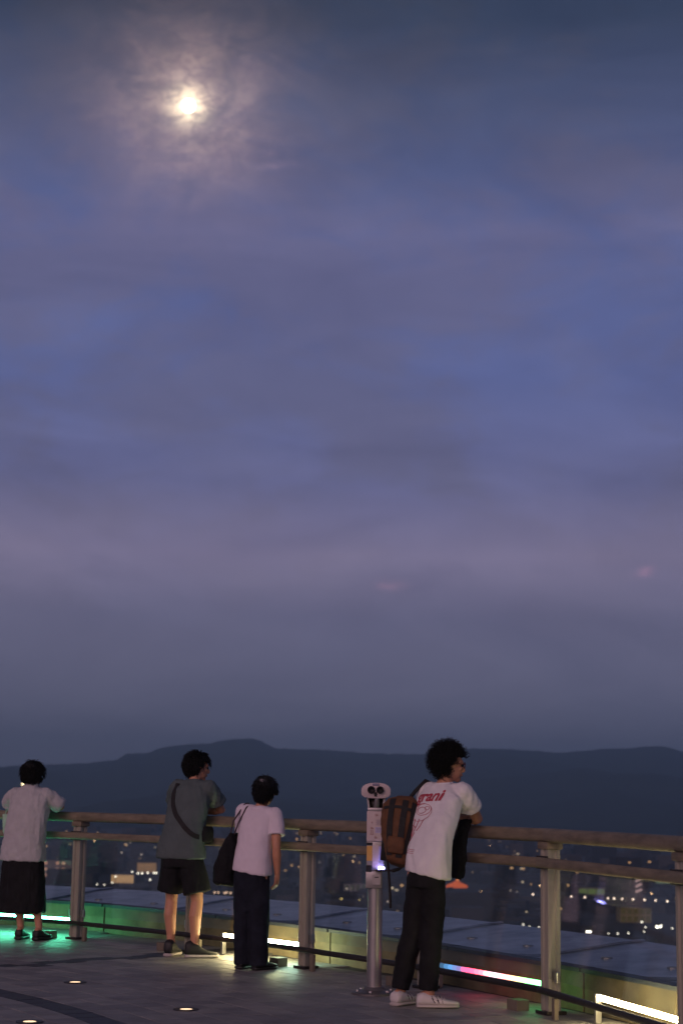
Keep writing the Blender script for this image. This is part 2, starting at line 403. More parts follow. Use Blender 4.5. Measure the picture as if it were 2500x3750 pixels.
for i in range(len(POSTS) - 1):
    a, b = pp[i], pp[i + 1]; e = (b - a).normalized()
    z1 = Vector((0, 0, 1.152)); ang_ = R((POSTS[i][1] + POSTS[i + 1][1]) / 2); inn = Vector((-math.cos(ang_), -math.sin(ang_), 0))
    upr(beam(a + z1 + e * 0.002, b + z1 - e * 0.002, 0.115, 0.092, M_WOOD, 'top_rail', 0.02, i * 7.3))
    z2 = Vector((0, 0, 0.975)); off = inn * 0.085
    upr(beam(a + z2 + off, b + z2 + off, 0.05, 0.068, M_WOOD, 'middle_rail', 0.01, 50 + i * 3.1))
    z3 = Vector((0, 0, 0.158)); off = inn * 0.088
    upr(beam(a + z3 + off + e * 0.004, b + z3 + off - e * 0.004, 0.040, 0.042, M_DARK, 'kick_rail', 0.01, 90 + i * 3.1))
    # glass
    L = (b - a).length; rz = math.atan2(e.y, e.x)
    upr(MB().box(0, (L - 0.16, 0.01, 0.70), mtx=Matrix.Translation((a + b) / 2 + Vector((0, 0, 0.58))) @ Matrix.Rotation(rz, 4, 'Z') @ Matrix.Rotation(R(-8 if i >= 8 else -5), 4, 'X')).build('glass_panel', GLASS))
    for t in (0.14, 0.84):
        q = a.lerp(b, t) + inn * 0.088 + Vector((0, 0, 0.0655 if t < 0.5 else 0.035))
        upr(MB().box(q, (0.12, 0.10, 0.07) if t > 0.5 else (0.045, 0.03, 0.131), rz, 0.004).build('support_block', mat('block_stone', (0.15, 0.125, 0.09), 0.8)))

# LED tubes behind the kick rail: one per second bay
def led(i, t0, t1, cols, label, name='light_tube'):
    a, b = pp[i], pp[i + 1]; e = (b - a).normalized(); ang_ = R((POSTS[i][1] + POSTS[i + 1][1]) / 2)
    out = Vector((math.cos(ang_), math.sin(ang_), 0))
    A = a.lerp(b, t0) + out * 0.1 + Vector((0, 0, 0.166)); B = a.lerp(b, t1) + out * 0.1 + Vector((0, 0, 0.166))
    root = empty(name, (A + B) / 2, 0, label, 'light', 'light tubes along the foot of the railing')
    k = len(cols)
    for j, (c, s_) in enumerate(cols):
        o = MB().tube([A.lerp(B, (j + 0.02) / k), A.lerp(B, (j + 0.98) / k)], 0.017, 10, False).build('lit_segment', emis('led_%d_%d' % (i, j), c, s_), smooth=False)
        under(o, root)
    for q in (-0.012, 1.012): under(MB().box(A.lerp(B, q) - Vector((0, 0, 0.07)), (0.03, 0.04, 0.18), math.atan2(e.y, e.x), 0.004).build('end_foot', M_STEEL), root)
GRN = (0.12, 1.0, 0.55); WRM = (1.0, 0.82, 0.42)
led(3, 0.05, 0.90, [(GRN, 62.0)] * 3, 'bright green light tube on the floor behind the person in the skirt')
led(5, 0.22, 0.92, [(WRM, 85.0), (WRM, 90.0), ((0.92, 0.95, 0.5), 85.0), ((0.6, 1.0, 0.75), 50.0)], 'warm white light tube on the floor behind the person in pale pink top')
KEYS = [(0.04, 0.08, 0.12), (0.15, 0.45, 0.95), (0.35, 0.25, 0.6), (5.0, 0.25, 0.6), (6.0, 0.6, 0.8), (1.6, 1.8, 2.2), (5.0, 1.2, 1.2), (3.2, 2.4, 1.0), (1.0, 6.0, 1.4), (1.6, 8.0, 2.4), (2.2, 9.0, 3.2)]
def keycol(t_):
    t_ *= len(KEYS) - 1; i_ = min(int(t_), len(KEYS) - 2); f_ = t_ - i_
    return tuple(a_ + (b_ - a_) * f_ for a_, b_ in zip(KEYS[i_], KEYS[i_ + 1]))
led(7, 0.03, 0.92, [(keycol((j_ + 0.5) / 24), 1.0) for j_ in range(24)],
    'multicoloured light tube in red, white and green on the floor beside the white sneakers')
led(8, 0.28, 1.0, [(WRM, 60.0)] * 3, 'brightest warm white light tube on the floor at the right edge')

# in-floor uplights
M_UPL = emis('uplight_glow', (1.0, 0.68, 0.42), 1.7)
for i, (x, y) in enumerate(UPL[:3]):
    lab = ['small round in-floor light in the left part of the floor', 'small round in-floor light nearest the picture centre', 'in-floor light at the bottom edge, inside the dark band'][i]
    root = empty('floor_light', (x, y, 0), 0, lab, 'floor light', 'round lights let into the floor')
    mb = MB(); k = 24
    mb.rings([[(rad * math.cos(2 * math.pi * j / k), rad * math.sin(2 * math.pi * j / k), z) for j in range(k)] for rad, z in ((0.085, 0.0015), (0.083, 0.006), (0.045, 0.006), (0.043, 0.003))], caps=False)
    mb.build('rim', M_DARK, root, smooth=False)
    mb = MB(); mb.loft([(0, 0, 0.002, 0.0435, 0.0435), (0, 0, 0.005, 0.038, 0.038), (0, 0, 0.0065, 0.018, 0.018)], 24, 2.0).build('lens', M_UPL, root, True)

# ------------------------------------------------------------------ city and hills
GZ = -60.0
def sheet(name, x0, x1, y0, y1, z, m_): return tag(MB().add([(x0, y0, z), (x1, y0, z), (x1, y1, z), (x0, y1, z)], [(0, 1, 2, 3)]).build(name, m_), kind='structure')
M_CITY = mat('dark_city_ground', (0.045, 0.048, 0.045), 0.9, var=0.5, scale=0.02)
sheet('city_ground', -9500, 9500, -9500, 9500, GZ, M_CITY)
mw = mat('river_water', (0.01, 0.013, 0.016), 0.12, var=0.1, scale=0.05, bump=0.5, bscale=1.5)
sheet('river', 118, 420, 560, 715, GZ + 0.05, mw)
sheet('road', 60, 420, 905, 928, GZ + 0.06, mat('asphalt', (0.05, 0.05, 0.05), 0.8, scale=0.5))
RIDGE = [(-1201, 92), (-1042, 101), (-910, 108), (-793, 121), (-749, 146), (-703, 149), (-689, 145), (-636, 167), (-581, 178), (-523, 185), (-463, 186), (-422, 197), (-377, 205), (-318, 209), (-286, 206), (-244, 183), (-217, 173), (-125, 172), (-35, 171), (101, 162), (283, 160), (465, 184), (549, 185), (686, 181), (777, 174), (868, 181), (959, 192), (1050, 195), (1119, 204), (1165, 203), (1231, 186)]
def ridge(x):
    if x <= RIDGE[0][0]: return RIDGE[0][1] + 70 * noise.noise(Vector(((x - RIDGE[0][0]) * 0.0013, 3.1, 0))) - 70 * noise.noise(Vector((0, 3.1, 0)))
    if x >= RIDGE[-1][0]: return RIDGE[-1][1] + 80 * noise.noise(Vector(((x - RIDGE[-1][0]) * 0.0013, 9.1, 0))) - 80 * noise.noise(Vector((0, 9.1, 0)))
    for (a, ha), (b, hb) in zip(RIDGE, RIDGE[1:]):
        if a <= x <= b:
            t = (x - a) / (b - a); t = t * t * (3 - 2 * t) * 0.5 + t * 0.5
            return ha + (hb - ha) * t
nx, ny = 760, 64
vs, fs = [], []
for j in range(ny):
    ty = j / (ny - 1); Y = 2900 + 4400 * ty
    for i in range(nx):
        X = -4200 + 8400 * i / (nx - 1)
        h = ridge(X * (6000 / max(Y, 4200)) if Y < 6000 else X)
        t = (Y - 2900) / 3100
        if t < 1:
            pr = t ** 1.25
            sp = noise.fractal(Vector((X * 0.0016, Y * 0.0012, 1.7)), 0.9, 2.1, 6)
            z = GZ - 2 + (h - GZ) * pr * (1 + 0.0 * sp) + sp * 60 * math.sin(math.pi * min(1, t)) ** 1.0
            cap = (Y / 6000) * (h - CAMH) * 0.96 + CAMH
            z = min(z, cap) if t > 0.45 else min(z, cap)
        else:
            z = h - (Y - 6000) * 0.16
        if t >= 0.97 and t <= 1.03: z += 3.0 * noise.noise(Vector((X * 0.03, 0, 4))) + 3.5 * noise.noise(Vector((X * 0.09, 0, 8)))
        vs.append((X, Y, max(z, GZ - 3)))
for j in range(ny - 1):
    for i in range(nx - 1):
        a = j * nx + i; fs.append((a, a + 1, a + nx + 1, a + nx))
hm = mat('wooded_hill', (0.030, 0.038, 0.030), 0.95, var=0.5, scale=0.012, bump=0.0, spec=0.05)
tag(MB().add(vs, fs).build('hills', hm, smooth=True), kind='structure')

# unlit town: a dark mass of low blocks nobody could count
random.seed(11)
M_BL = [mat('town_wall_%d' % i, c, 0.85, scale=0.2) for i, c in enumerate([(0.024, 0.026, 0.028), (0.032, 0.032, 0.032), (0.018, 0.02, 0.022), (0.05, 0.05, 0.05)])]
town = MB()
KEEP = [(-146, 1172, 22), (-148, 1333, 22), (84, 1187, 16), (228, 1173, 18), (167, 1112, 18), (154, 876, 18), (195, 1096, 12)]
for _ in range(1500):
    Y = 560 * (2800 / 560) ** random.random(); X = random.uniform(-0.30, 0.30) * Y
    if 110 < X < 430 and 540 < Y < 945: continue
    hgt = random.choice((5, 6, 7, 8, 9, 11)) * (1 if random.random() < 0.93 else random.uniform(1.5, 2.4)); sx_, sy_ = random.uniform(7, 22), random.uniform(7, 18)
    for k in KEEP:                                                 # the lit buildings stand clear of taller neighbours
        if Y < k[1] + 20 and abs(X / Y - k[0] / k[1]) < (k[2] * 0.6 + sx_ / 2 + 3) / Y: hgt = min(hgt, max(0.8, 60.0 * (1 - Y / k[1]) - 1.5))
    town.cur = random.choice((0, 0, 1, 2, 2, 3)); rz = random.uniform(-0.3, 0.3)
    town.box((X, Y, GZ + hgt / 2), (sx_, sy_, hgt), rz)
    if random.random() < 0.3 and hgt > 3.5:
        for _w in range(random.choice((1, 1, 2, 3))):
            town.cur = random.choice((4, 4, 5, 6)); wx = random.uniform(-0.4, 0.4) * sx_; c_, s__ = math.cos(rz), math.sin(rz)
            town.box((X + wx * c_ + (sy_ / 2 + 0.1) * s__, Y + wx * s__ - (sy_ / 2 + 0.1) * c_, GZ + random.uniform(0.3, 0.85) * hgt), (random.uniform(0.8, 2.6), 0.15, random.uniform(0.7, 1.3)), rz)
        town.cur = 0
    if random.random() < 0.4: town.box((X, Y, GZ + hgt + 0.9), (sx_ * 0.35, sy_ * 0.4, 1.8), rz)
M_WIN = [emis('far_window_warm', (1.0, 0.55, 0.25), 0.9, False), emis('far_window_pale', (1.0, 0.75, 0.5), 0.8, False), emis('far_window_dim', (0.8, 0.5, 0.3), 0.35, False)]
tag(town.build('town_blocks', M_BL + M_WIN), 'dark mass of unlit low buildings in the city below', 'city', kind='stuff')

# lit buildings
def lit_building(name, x, y, w_, dp, h_, label, cols, rows, wcol, ws, wallc=(0.2, 0.18, 0.15), fill=0.72, fh=0.7, top=0.0, prob=1.0):
    root = empty(name, (x, y, GZ), 0, label, 'building')
    wm = mat('wall_' + str(round(x)), wallc, 0.8, scale=0.3)
    MB().box((0, dp / 2, h_ / 2), (w_, dp, h_)).build('wall', wm, root)
    MB().box((0, dp / 2, h_ + 0.2), (w_ + 0.8, dp + 0.8, 0.4)).build('roof', M_BL[2], root)
    em = emis('win_%d' % round(x), wcol, ws, False); cw = w_ / cols; rh = (h_ - top) / rows
    for c in range(cols):
        for r_ in range(rows):
            if random.random() > prob: continue
            MB().box((-w_ / 2 + cw * (c + 0.5), -0.05, rh * (r_ + 0.5)), (cw * fill, 0.1, rh * fh)).build('window', em, root)
    return root
lit_building('lit_building', -146.6, 1172, 15.5, 14, 6.2, 'low warm-lit building with glowing tall window bays, the nearer and lower of two', 9, 1, (1.0, 0.55, 0.24), 0.75, fill=0.6, fh=0.85)
lit_building('lit_building', -148.0, 1333, 15.0, 14, 8.2, 'warm-lit building with finely striped facade, beside the black shorts', 14, 1, (1.0, 0.50, 0.20), 0.42, fill=0.5, fh=0.85)
lit_building('hall', 154, 876, 16, 12, 7.5, 'dim yellowish building just above the right cluster of lights', 5, 2, (0.9, 0.62, 0.2), 0.07, wallc=(0.3, 0.26, 0.12))
lit_building('apartment_building', -188, 1150, 20, 12, 16, 'apartment block with a few pinkish lit windows beside the black skirt', 5, 4, (1.0, 0.48, 0.32), 0.5, fill=0.55, fh=0.45, prob=0.5)
lit_building('apartment_building', 12, 1040, 14, 12, 9, 'faint grey block with dim windows left of the viewer pole', 4, 2, (0.8, 0.7, 0.6), 0.06, wallc=(0.3, 0.3, 0.3))
lit_building('apartment_building', -31, 1325, 14, 12, 9, 'dim block with faintly glowing windows left of the middle post', 4, 2, (1.0, 0.7, 0.45), 0.16, prob=0.6)
lit_building('shop', 167, 1112, 17, 10, 5.5, 'low shop with a dull green lit front behind the row of lamps', 3, 1, (0.5, 0.62, 0.2), 0.22, fill=0.9, fh=0.6)
# pale green billboard at right
bb = empty('billboard', (228.5, 1173, GZ), 0, 'pale green billboard panel beside the rightmost post', 'billboard')
MB().box((0, 0, 9.5), (16, 0.6, 7.5), 0, 0.1).build('panel', emis('billboard_glow', (0.42, 0.56, 0.42), 0.28, False), bb)
for s_ in (-5, 5): MB().box((s_, 0.6, 3.0), (0.5, 0.5, 6.2)).build('leg', M_BL[0], bb)
# stack of tilted pink-lit bars (spiral stair sign)
ss = empty('spiral_sign', (194.7, 1096, GZ), 0, 'small tower with three slanting pale pink lit bars behind the lamps', 'sign')
MB().box((0, 0.7, 7), (1.0, 1.0, 14)).build('mast', M_BL[0], ss)
for k in range(3): MB().box((0, 0, 0), (1, 1, 1), mtx=Matrix.Translation((0, -0.2, 4.6 + 3.4 * k)) @ Matrix.Rotation(R(-24), 4, 'Y') @ Matrix.Diagonal((4.4, 0.5, 1.3, 1))).build('lit_bar', emis('pink_bar', (1.0, 0.6, 0.58), 0.55, False), ss)
# orange lit dome
dm = empty('domed_pavilion', (84.3, 1187, GZ), 0, 'orange glowing domed pavilion low in the city beside the black trousers', 'pavilion')
mb = MB(); mb.loft([(0, 0, 0, 7.6, 5, 0), (0, 0, 1.6, 7.4, 5, 0), (0, 0, 2.6, 5.2, 4, 0), (0, 0, 3.6, 2.6, 2.0, 0), (0, 0, 4.6, 1.4, 1.2, 0)], 20, 2.0).build('dome', emis('dome_glow', (1.0, 0.17, 0.05), 0.62, False), dm, True)
MB().ball((0.6, 0, 6.0), (1.3, 1.3, 1.5)).build('finial', emis('dome_top', (1.0, 0.30, 0.12), 0.8, False), dm, True)

# street lamps
def lamp_mesh(rad, col, st, z):
    mb = MB(); rad *= 0.68; mb.tube([(0, 0, 0), (0, 0, z - rad * 0.9)], 0.10, 6, False); mb.cur = 1; mb.ball((0, 0, z), rad, 10)
    me = mb.mesh('street_lamp'); me.materials.append(M_BL[2]); me.materials.append(emis('lamp_%.2f_%.2f_%.1f' % (col[1], col[2], st), col, st, False))
    return me
LM = {}
ORD = ['first', 'second', 'third', 'fourth', 'fifth', 'sixth', 'seventh', 'eighth', 'ninth', 'tenth', 'eleventh', 'twelfth']
def lamps(pts, col, st, rad, z, label, group):
    """label: a phrase with {} where the place in the row, counted from the left, goes"""
    for i, (x, y, *k) in enumerate(sorted(pts, key=lambda q: q[0] / q[1])):
        s_ = k[0] if k else 1.0
        key = (col, st, round(rad * s_, 2), z)
        if key not in LM: LM[key] = lamp_mesh(rad * s_, col, st, z)
        o = bpy.data.objects.new('street_lamp', LM[key]); COL.objects.link(o); o.location = (x, y, GZ)
        tag(o, label.format(ORD[i]), 'street lamp', group)
PINKW = (1.0, 0.72, 0.55); YEL = (1.0, 0.70, 0.22); WHT = (1.0, 0.88, 0.72); DIM = (0.9, 0.68, 0.58)
lamps([(112.6, 973.5), (132.4, 958.8), (139.1, 952.2), (146.0, 947.1), (151.0, 945.7), (154.3, 945.2, 1.1), (158.2, 942.2), (163.8, 939.6), (169.7, 937.1), (175.0, 933.2), (180.1, 926.6)],
      PINKW, 5.0, 0.62, 8.0, 'pinkish white lamp, {} from left in the straight row along the road', 'lamps in the row along the road')
lamps([(84.3, 766.7), (85.6, 754.1), (89.4, 750.7), (103.0, 725.2, 0.8), (115.6, 723.7, 0.8), (119.6, 724.5), (124.7, 727.8), (142.5, 795.0, 1.3), (138.4, 763.1), (133.0, 736.5, 0.8), (148.0, 775.5), (149.4, 758.6)],
      WHT, 3.6, 0.45, 6.0, 'small warm lamp, {} from left, low at right just above the blue coping', 'lamps in the lower right cluster')
lamps([(107.7, 731.6, 1.0), (108.9, 731.0, 1.0), (144.2, 766.0, 1.3), (146.0, 768.0, 1.0)], WHT, 9.0, 0.62, 6.0, 'big bright lamp, {} from left among the brightest low at right', 'brightest lamps at lower right')
lamps([(-207.3, 1574.4), (-205.3, 1593.0), (-202.5, 1605.2), (-178.8, 1563.3)], DIM, 1.6, 0.85, 6.0, 'faint lamp, {} from left, high in town between left post and grey-green T-shirt', 'faint lamps at left')
lamps([(-147.9, 1145.3), (-139.4, 1064.1), (-140.3, 1036.6), (-145.9, 1043.8, 0.7), (-120.9, 1110.4)], WHT, 4.0, 0.75, 6.0, 'bright lamp, {} from left around the nearer warm-lit building', 'lamps round the nearer lit building')
lamps([(-145.0, 1213.4), (-138.8, 1195.6), (-136.0, 1196.5), (-132.8, 1203.6), (-128.6, 1205.0), (-126.9, 1205.6)], WHT, 5.0, 0.75, 6.0, 'bright lamp, {} from left in the row under the striped lit building', 'lamps under the striped building')
lamps([(-175.0, 1183.1)], YEL, 1.2, 0.9, 6.0, 'dim yellow lamp just right of the leftmost railing post', 'lone lamps')
lamps([(-69.3, 978.4), (-67.2, 979.0), (-63.2, 973.7), (-62.5, 980.3), (-59.9, 974.6)], (1.0, 0.62, 0.42), 1.9, 0.75, 6.0, 'rosy lamp, {} from left in the row between shorts and navy trousers', 'rosy lamps in a row')
lamps([(-55.4, 1874.0), (-14.0, 1440.4), (-12.1, 1338.5), (6.8, 1039.3), (9.4, 1040.1, 0.7), (-3.6, 961.0), (-0.1, 939.2), (2.2, 962.6, 0.8), (-11.2, 964.8, 0.7), (11.0, 942.1, 0.7), (15.6, 966.1, 0.7), (-8.3, 894.8, 0.7)],
      DIM, 1.3, 0.62, 6.0, 'faint lamp, {} from left of those between middle post and viewer', 'faint lamps near the middle post')
lamps([(3.2, 932.3), (13.1, 928.4)], YEL, 4.2, 0.62, 6.0, 'yellow lamp, {} from left of the pair beside the viewer pole', 'yellow lamps')
lamps([(-3.0, 891.1)], WHT, 4.2, 0.6, 6.0, 'white lamp right above the coping, right of the middle post', 'lone lamps')
lamps([(28.2, 918.4), (67.8, 893.0), (65.0, 859.6), (66.2, 859.8), (76.6, 890.0, 0.7), (107.4, 1047.9, 0.9), (110.0, 1034.7, 0.6)], DIM, 1.1, 0.6, 6.0, 'faint lamp, {} from left of those either side of the black trousers', 'faint lamps near the trousers')
random.seed(77)
far = []
for zone, (x0, x1, y0, y1), k, lab in (('left', (-0.20, -0.085, 1250, 2500), 10, 'tiny warm speck of light, {} from left among the far ones beside the grey-green T-shirt'),
                                  ('middle', (-0.06, 0.03, 1000, 2300), 12, 'tiny warm speck of light, {} from left among the far ones around the middle post'),
                                  ('right', (0.075, 0.19, 1000, 2200), 12, 'tiny warm speck of light, {} from left among the far ones above the lamp row')):
    pts_ = []
    for _ in range(k):
        Y = y0 * (y1 / y0) ** random.random(); pts_.append((random.uniform(x0, x1) * Y, Y, random.uniform(0.5, 0.9)))
    lamps(pts_, (1.0, 0.58, 0.28), 9.0, 0.75, 7.0, lab, 'far specks of light at the ' + zone)
hl = empty('hillside_lamp', (-667.8, 3600, 8.0), 0, 'bright warm light showing past the neck of the person in the skirt', 'lamp')
MB().ball((0, 0, 8.6), (4.6, 2, 5.4)).build('lamp_head', emis('hill_lamp', (1.0, 0.78, 0.42), 6.0, False), hl, True)
MB().ball((-4.0, 0, -1.2), (2.2, 1, 3.6)).build('lower_glow', emis('hill_lamp_low', (1.0, 0.62, 0.22), 1.5, False), hl, True)
MB().tube([(0, 0, 4), (-1, 0, -60)], 0.6, 6, False).build('mast', M_BL[2], hl)

# moon
mo = MB().ball((0, 0, 0), 96.0, 32).build('moon', emis('moonlight', (1.0, 0.93, 0.74), 3.2, False), smooth=True)
mo.location = MOON * 22000; tag(mo, 'bright full moon glowing through thin cloud', 'moon')

# haze over city and hills
hz = MB().box((0, 0, (GZ - 6 + 300) / 2), (18800, 18800, 300 - GZ + 6)).mesh('haze')
mh = bpy.data.materials.new('haze'); mh.use_nodes = True
t = NT(mh.node_tree); t.n.clear()
pv = t.new('ShaderNodeVolumePrincipled', {'Color': (0.62, 0.89, 1.0, 1), 'Density': 2.4e-4, 'Anisotropy': 0.55})
t.l.new(pv.outputs[0], t.new('ShaderNodeOutputMaterial').inputs['Volume'])
tag(link('haze', hz, mh), kind='stuff')
#PEOPLE
# ------------------------------------------------------------------ people
V = Vector
M_HAIR = mat('black_hair', (0.007, 0.007, 0.007), 0.65, var=0.3, scale=30, spec=0.2)
M_SKIN = mat('skin', (0.50, 0.235, 0.135), 0.55, var=0.10, scale=14, bump=0.08, bscale=150)
M_BLK = mat('black_cloth', (0.012, 0.012, 0.013), 0.9, var=0.3, scale=12, bump=0.3, bscale=300, spec=0.2)
M_NAVY = mat('dark_navy_cloth', (0.012, 0.014, 0.022), 0.9, var=0.35, scale=10, bump=0.3, bscale=300, spec=0.2)
M_WHITE = mat('white_cotton', (0.72, 0.69, 0.68), 0.9, var=0.05, scale=10, bump=0.25, bscale=350, spec=0.2)
M_ROSE = mat('pale_cotton', (0.68, 0.60, 0.65), 0.9, var=0.05, scale=10, bump=0.25, bscale=350, spec=0.2)
M_LINEN = mat('grey_white_linen', (0.44, 0.43, 0.43), 0.9, var=0.08, scale=16, bump=0.35, bscale=260, spec=0.2)
M_TEAL = mat('grey_green_cotton', (0.088, 0.112, 0.110), 0.9, var=0.10, scale=10, bump=0.25, bscale=350, spec=0.2)
M_SOLE = mat('pale_sole', (0.45, 0.40, 0.37), 0.7)
M_SHOE = mat('white_leather', (0.60, 0.55, 0.52), 0.5, var=0.08)
M_BSHOE = mat('black_shoe', (0.012, 0.012, 0.012), 0.6)
M_EYE = mat('dark_eye', (0.01, 0.008, 0.007), 0.2)

def head_frame(c, yaw=0.0, pitch=0.0, rollz=0.0):
    return Matrix.Translation(c) @ Matrix.Rotation(yaw, 4, 'Z') @ Matrix.Rotation(pitch, 4, 'X') @ Matrix.Rotation(rollz, 4, 'Y')
def add_head(mb, H, k=1.0):
    S = H @ Matrix.Scale(k, 4)
    def b(c, r): mb.ball(S @ V(c), tuple(x * k for x in r), 16, S.to_3x3().normalized().to_4x4())
    b((0, -0.012, 0.027), (0.075, 0.095, 0.088)); b((0, 0.03, -0.042), (0.057, 0.060, 0.072)); b((0, 0.058, -0.096), (0.026, 0.026, 0.022))
    b((0, 0.066, 0.022), (0.056, 0.026, 0.024)); b((0, 0.084, -0.064), (0.022, 0.011, 0.010))
    b((0.035, 0.062, -0.02), (0.022, 0.02, 0.018)); b((-0.035, 0.062, -0.02), (0.022, 0.02, 0.018))
    for s_ in (-1, 1): b((s_ * 0.077, -0.006, -0.016), (0.010, 0.019, 0.031))
    mb.tube([S @ V((0, 0.084, 0.012)), S @ V((0, 0.100, -0.02)), S @ V((0, 0.098, -0.034))], [0.008 * k, 0.013 * k, 0.013 * k], 8)
def add_hand(mb, wrist, d_, nrm, thumb, curl=0.5, k=1.0):
    """palm and five fingers; d_ points to the fingertips, nrm out of the palm, thumb to the thumb side"""
    d_ = V(d_).normalized(); nrm = (V(nrm) - d_ * V(nrm).dot(d_)).normalized(); th = d_.cross(nrm)
    if th.dot(V(thumb)) < 0: th = -th
    w0 = V(wrist)
    m3 = Matrix((th, d_, nrm)).transposed().to_4x4()
    mb.ball(w0 + d_ * 0.05 * k, (0.041 * k, 0.055 * k, 0.016 * k), 14, m3)
    mb.tube([w0 - d_ * 0.01, w0 + d_ * 0.04 * k], [0.024 * k, 0.026 * k], 8)
    for i, (off, L) in enumerate(((0.031, 0.070), (0.0105, 0.080), (-0.0105, 0.074), (-0.031, 0.058))):
        p = w0 + d_ * (0.088 - 0.004 * abs(i - 1)) * k + th * off * k; pts = [p - d_ * 0.02 * k]; a = 0.15; dirn = d_
        pts.append(p)
        for f_ in (0.42, 0.32, 0.26):
            a += curl * 0.75; dirn = (d_ * math.cos(a) + nrm * math.sin(a) + th * off * 1.2).normalized(); p = p + dirn * L * f_ * k; pts.append(p)
        mb.tube(pts, [0.0095 * k, 0.009 * k, 0.0085 * k, 0.008 * k, 0.007 * k], 8)
    p = w0 + d_ * 0.022 * k + th * 0.028 * k; pts = [p - th * 0.012]
    for a, L in ((0.7, 0.035), (0.95, 0.032), (1.2, 0.026)):
        pts.append(p); p = p + (th * math.cos(a) + d_ * math.sin(a) + nrm * 0.35).normalized() * L * k
    pts.append(p)
    mb.tube(pts, [0.013 * k, 0.012 * k, 0.010 * k, 0.009 * k, 0.0075 * k], 8)
def shoe(parent, pos, yaw, L, wd, m_up, m_so, hi=0.0, heel=0.0, name='shoe', sole=0.026):
    T = Matrix.Translation(pos) @ Matrix.Rotation(yaw, 4, 'Z')
    prof = [(-0.27, 0.55, 0.062 + hi), (-0.24, 0.76, 0.082 + hi), (-0.12, 0.84, 0.096 + hi), (0.05, 0.84, 0.088 + hi * 0.7), (0.22, 0.94, 0.070 + hi * 0.3), (0.42, 1.0, 0.055), (0.58, 0.86, 0.047), (0.68, 0.62, 0.042), (0.73, 0.30, 0.036)]
    def rings(z0, zf, grow):
        rs = []
        for y, wf, h in prof:
            y = y * L; a = wd / 2 * wf + grow; top = zf(h); r = []
            for j in range(16):
                th = 2 * math.pi * j / 16; c, s_ = math.cos(th), math.sin(th)
                r.append(T @ V((a * math.copysign(abs(c) ** 0.7, c), y * (1 + grow), (z0 + top) / 2 + (top - z0) / 2 * math.copysign(abs(s_) ** 0.75, s_) + (heel * max(0.0, 0.35 - y / L) if heel else 0))))
            rs.append(r)
        return MB().rings(rs)
    u = rings(sole * 0.8, lambda h: h, 0.0).build(name, m_up, parent, True)
    so_ = rings(0.002, lambda h: sole, 0.004).build('sole', m_so, u, True)
    return u, T
def hair(parent, H, rad, cen, n_, length, mtl, seed, curly=0.0, face=0.30, low=-0.62, wid=0.0022, shell=0.93, droop=0.5):
    """hair as a lumpy cap with many separate locks growing out of it"""
    rnd = random.Random(seed); mb = MB()
    rad = V(rad); cen = V(cen)
    def keep(u): return not (u.y > face and u.z < 0.30) and not (u.z < low and u.y > -0.25) and not (u.z < -0.15 and u.y > face - 0.28)
    bm = bmesh.new(); bmesh.ops.create_icosphere(bm, subdivisions=4, radius=1.0)
    for f in [f for f in bm.faces if not keep(f.calc_center_median().normalized())]: bm.faces.remove(f)
    for v in [v for v in bm.verts if not v.link_faces]: bm.verts.remove(v)
    for v in bm.verts:
        u = v.co.normalized(); k = shell * (1 + 0.09 * noise.noise(u * 4 + V((seed, 0, 0))) + 0.06 * noise.noise(u * 11))
        v.co = H @ (cen + V((u.x * rad.x, u.y * rad.y, u.z * rad.z)) * k)
    bm.verts.index_update(); mb.add([v.co for v in bm.verts], [[v.index for v in f.verts] for f in bm.faces]); bm.free()
    made = 0
    while made < n_:
        u = V((rnd.gauss(0, 1), rnd.gauss(0, 1), rnd.gauss(0, 1))).normalized()
        if not keep(u): continue
        made += 1
        p = cen + V((u.x * rad.x, u.y * rad.y, u.z * rad.z)) * (shell - 0.03)
        L = length * rnd.uniform(0.5, 1.25)
        if curly:
            ax = (u + V((rnd.uniform(-.5, .5), rnd.uniform(-.5, .5), rnd.uniform(-.5, .4)))).normalized(); o1 = ax.orthogonal().normalized(); o2 = ax.cross(o1); ph = rnd.random() * 6.28; cr = curly * rnd.uniform(0.6, 1.3); tn = rnd.uniform(1.0, 1.9)
            pts = []
            for i in range(9):
                t_ = i / 8; q = p + ax * L * t_ + (o1 * math.cos(ph + 6.28 * tn * t_) + o2 * math.sin(ph + 6.28 * tn * t_)) * cr * min(1, t_ * 3); pts.append(H @ q)
            mb.tube(pts, [wid * (1 - 0.6 * i / 8) for i in range(9)], 3, False)
        else:
            down = V((0, -0.25, -1)); tg = (down - u * down.dot(u)); tg = tg.normalized() if tg.length > 1e-3 else V((0, -1, 0))
            side = u.cross(tg) * rnd.uniform(-0.6, 0.6); lift = rnd.choice((0.0, 0.004, 0.010, 0.022)); pts = []
            for i in range(5):
                t_ = i / 4; q = p + (tg + side) * L * t_ + u * (lift * t_ + 0.010 * math.sin(3.14 * min(1, t_ * 1.1)) + 0.004 * rnd.random()) ; pts.append(H @ q)
            mb.tube(pts, [wid, wid * 1.3, wid * 1.1, wid * 0.8, wid * 0.3], 3, False)
    return mb.build('hair', mtl, parent, True)
def folds(seed, amp, sc_=(7, 7, 4), ridge_=0.5, drop=None):
    def f(c):
        q = V((c.x * sc_[0], c.y * sc_[1], c.z * sc_[2])) + V((seed, seed * 0.37, 0))
        a = noise.fractal(q, 0.8, 2.0, 4) * amp
        b = (0.5 - abs(noise.noise(V((c.x * 16 + c.z * 5, c.y * 16 - c.z * 4, c.z * 5 + seed))))) * amp * ridge_
        return a + b
    return f
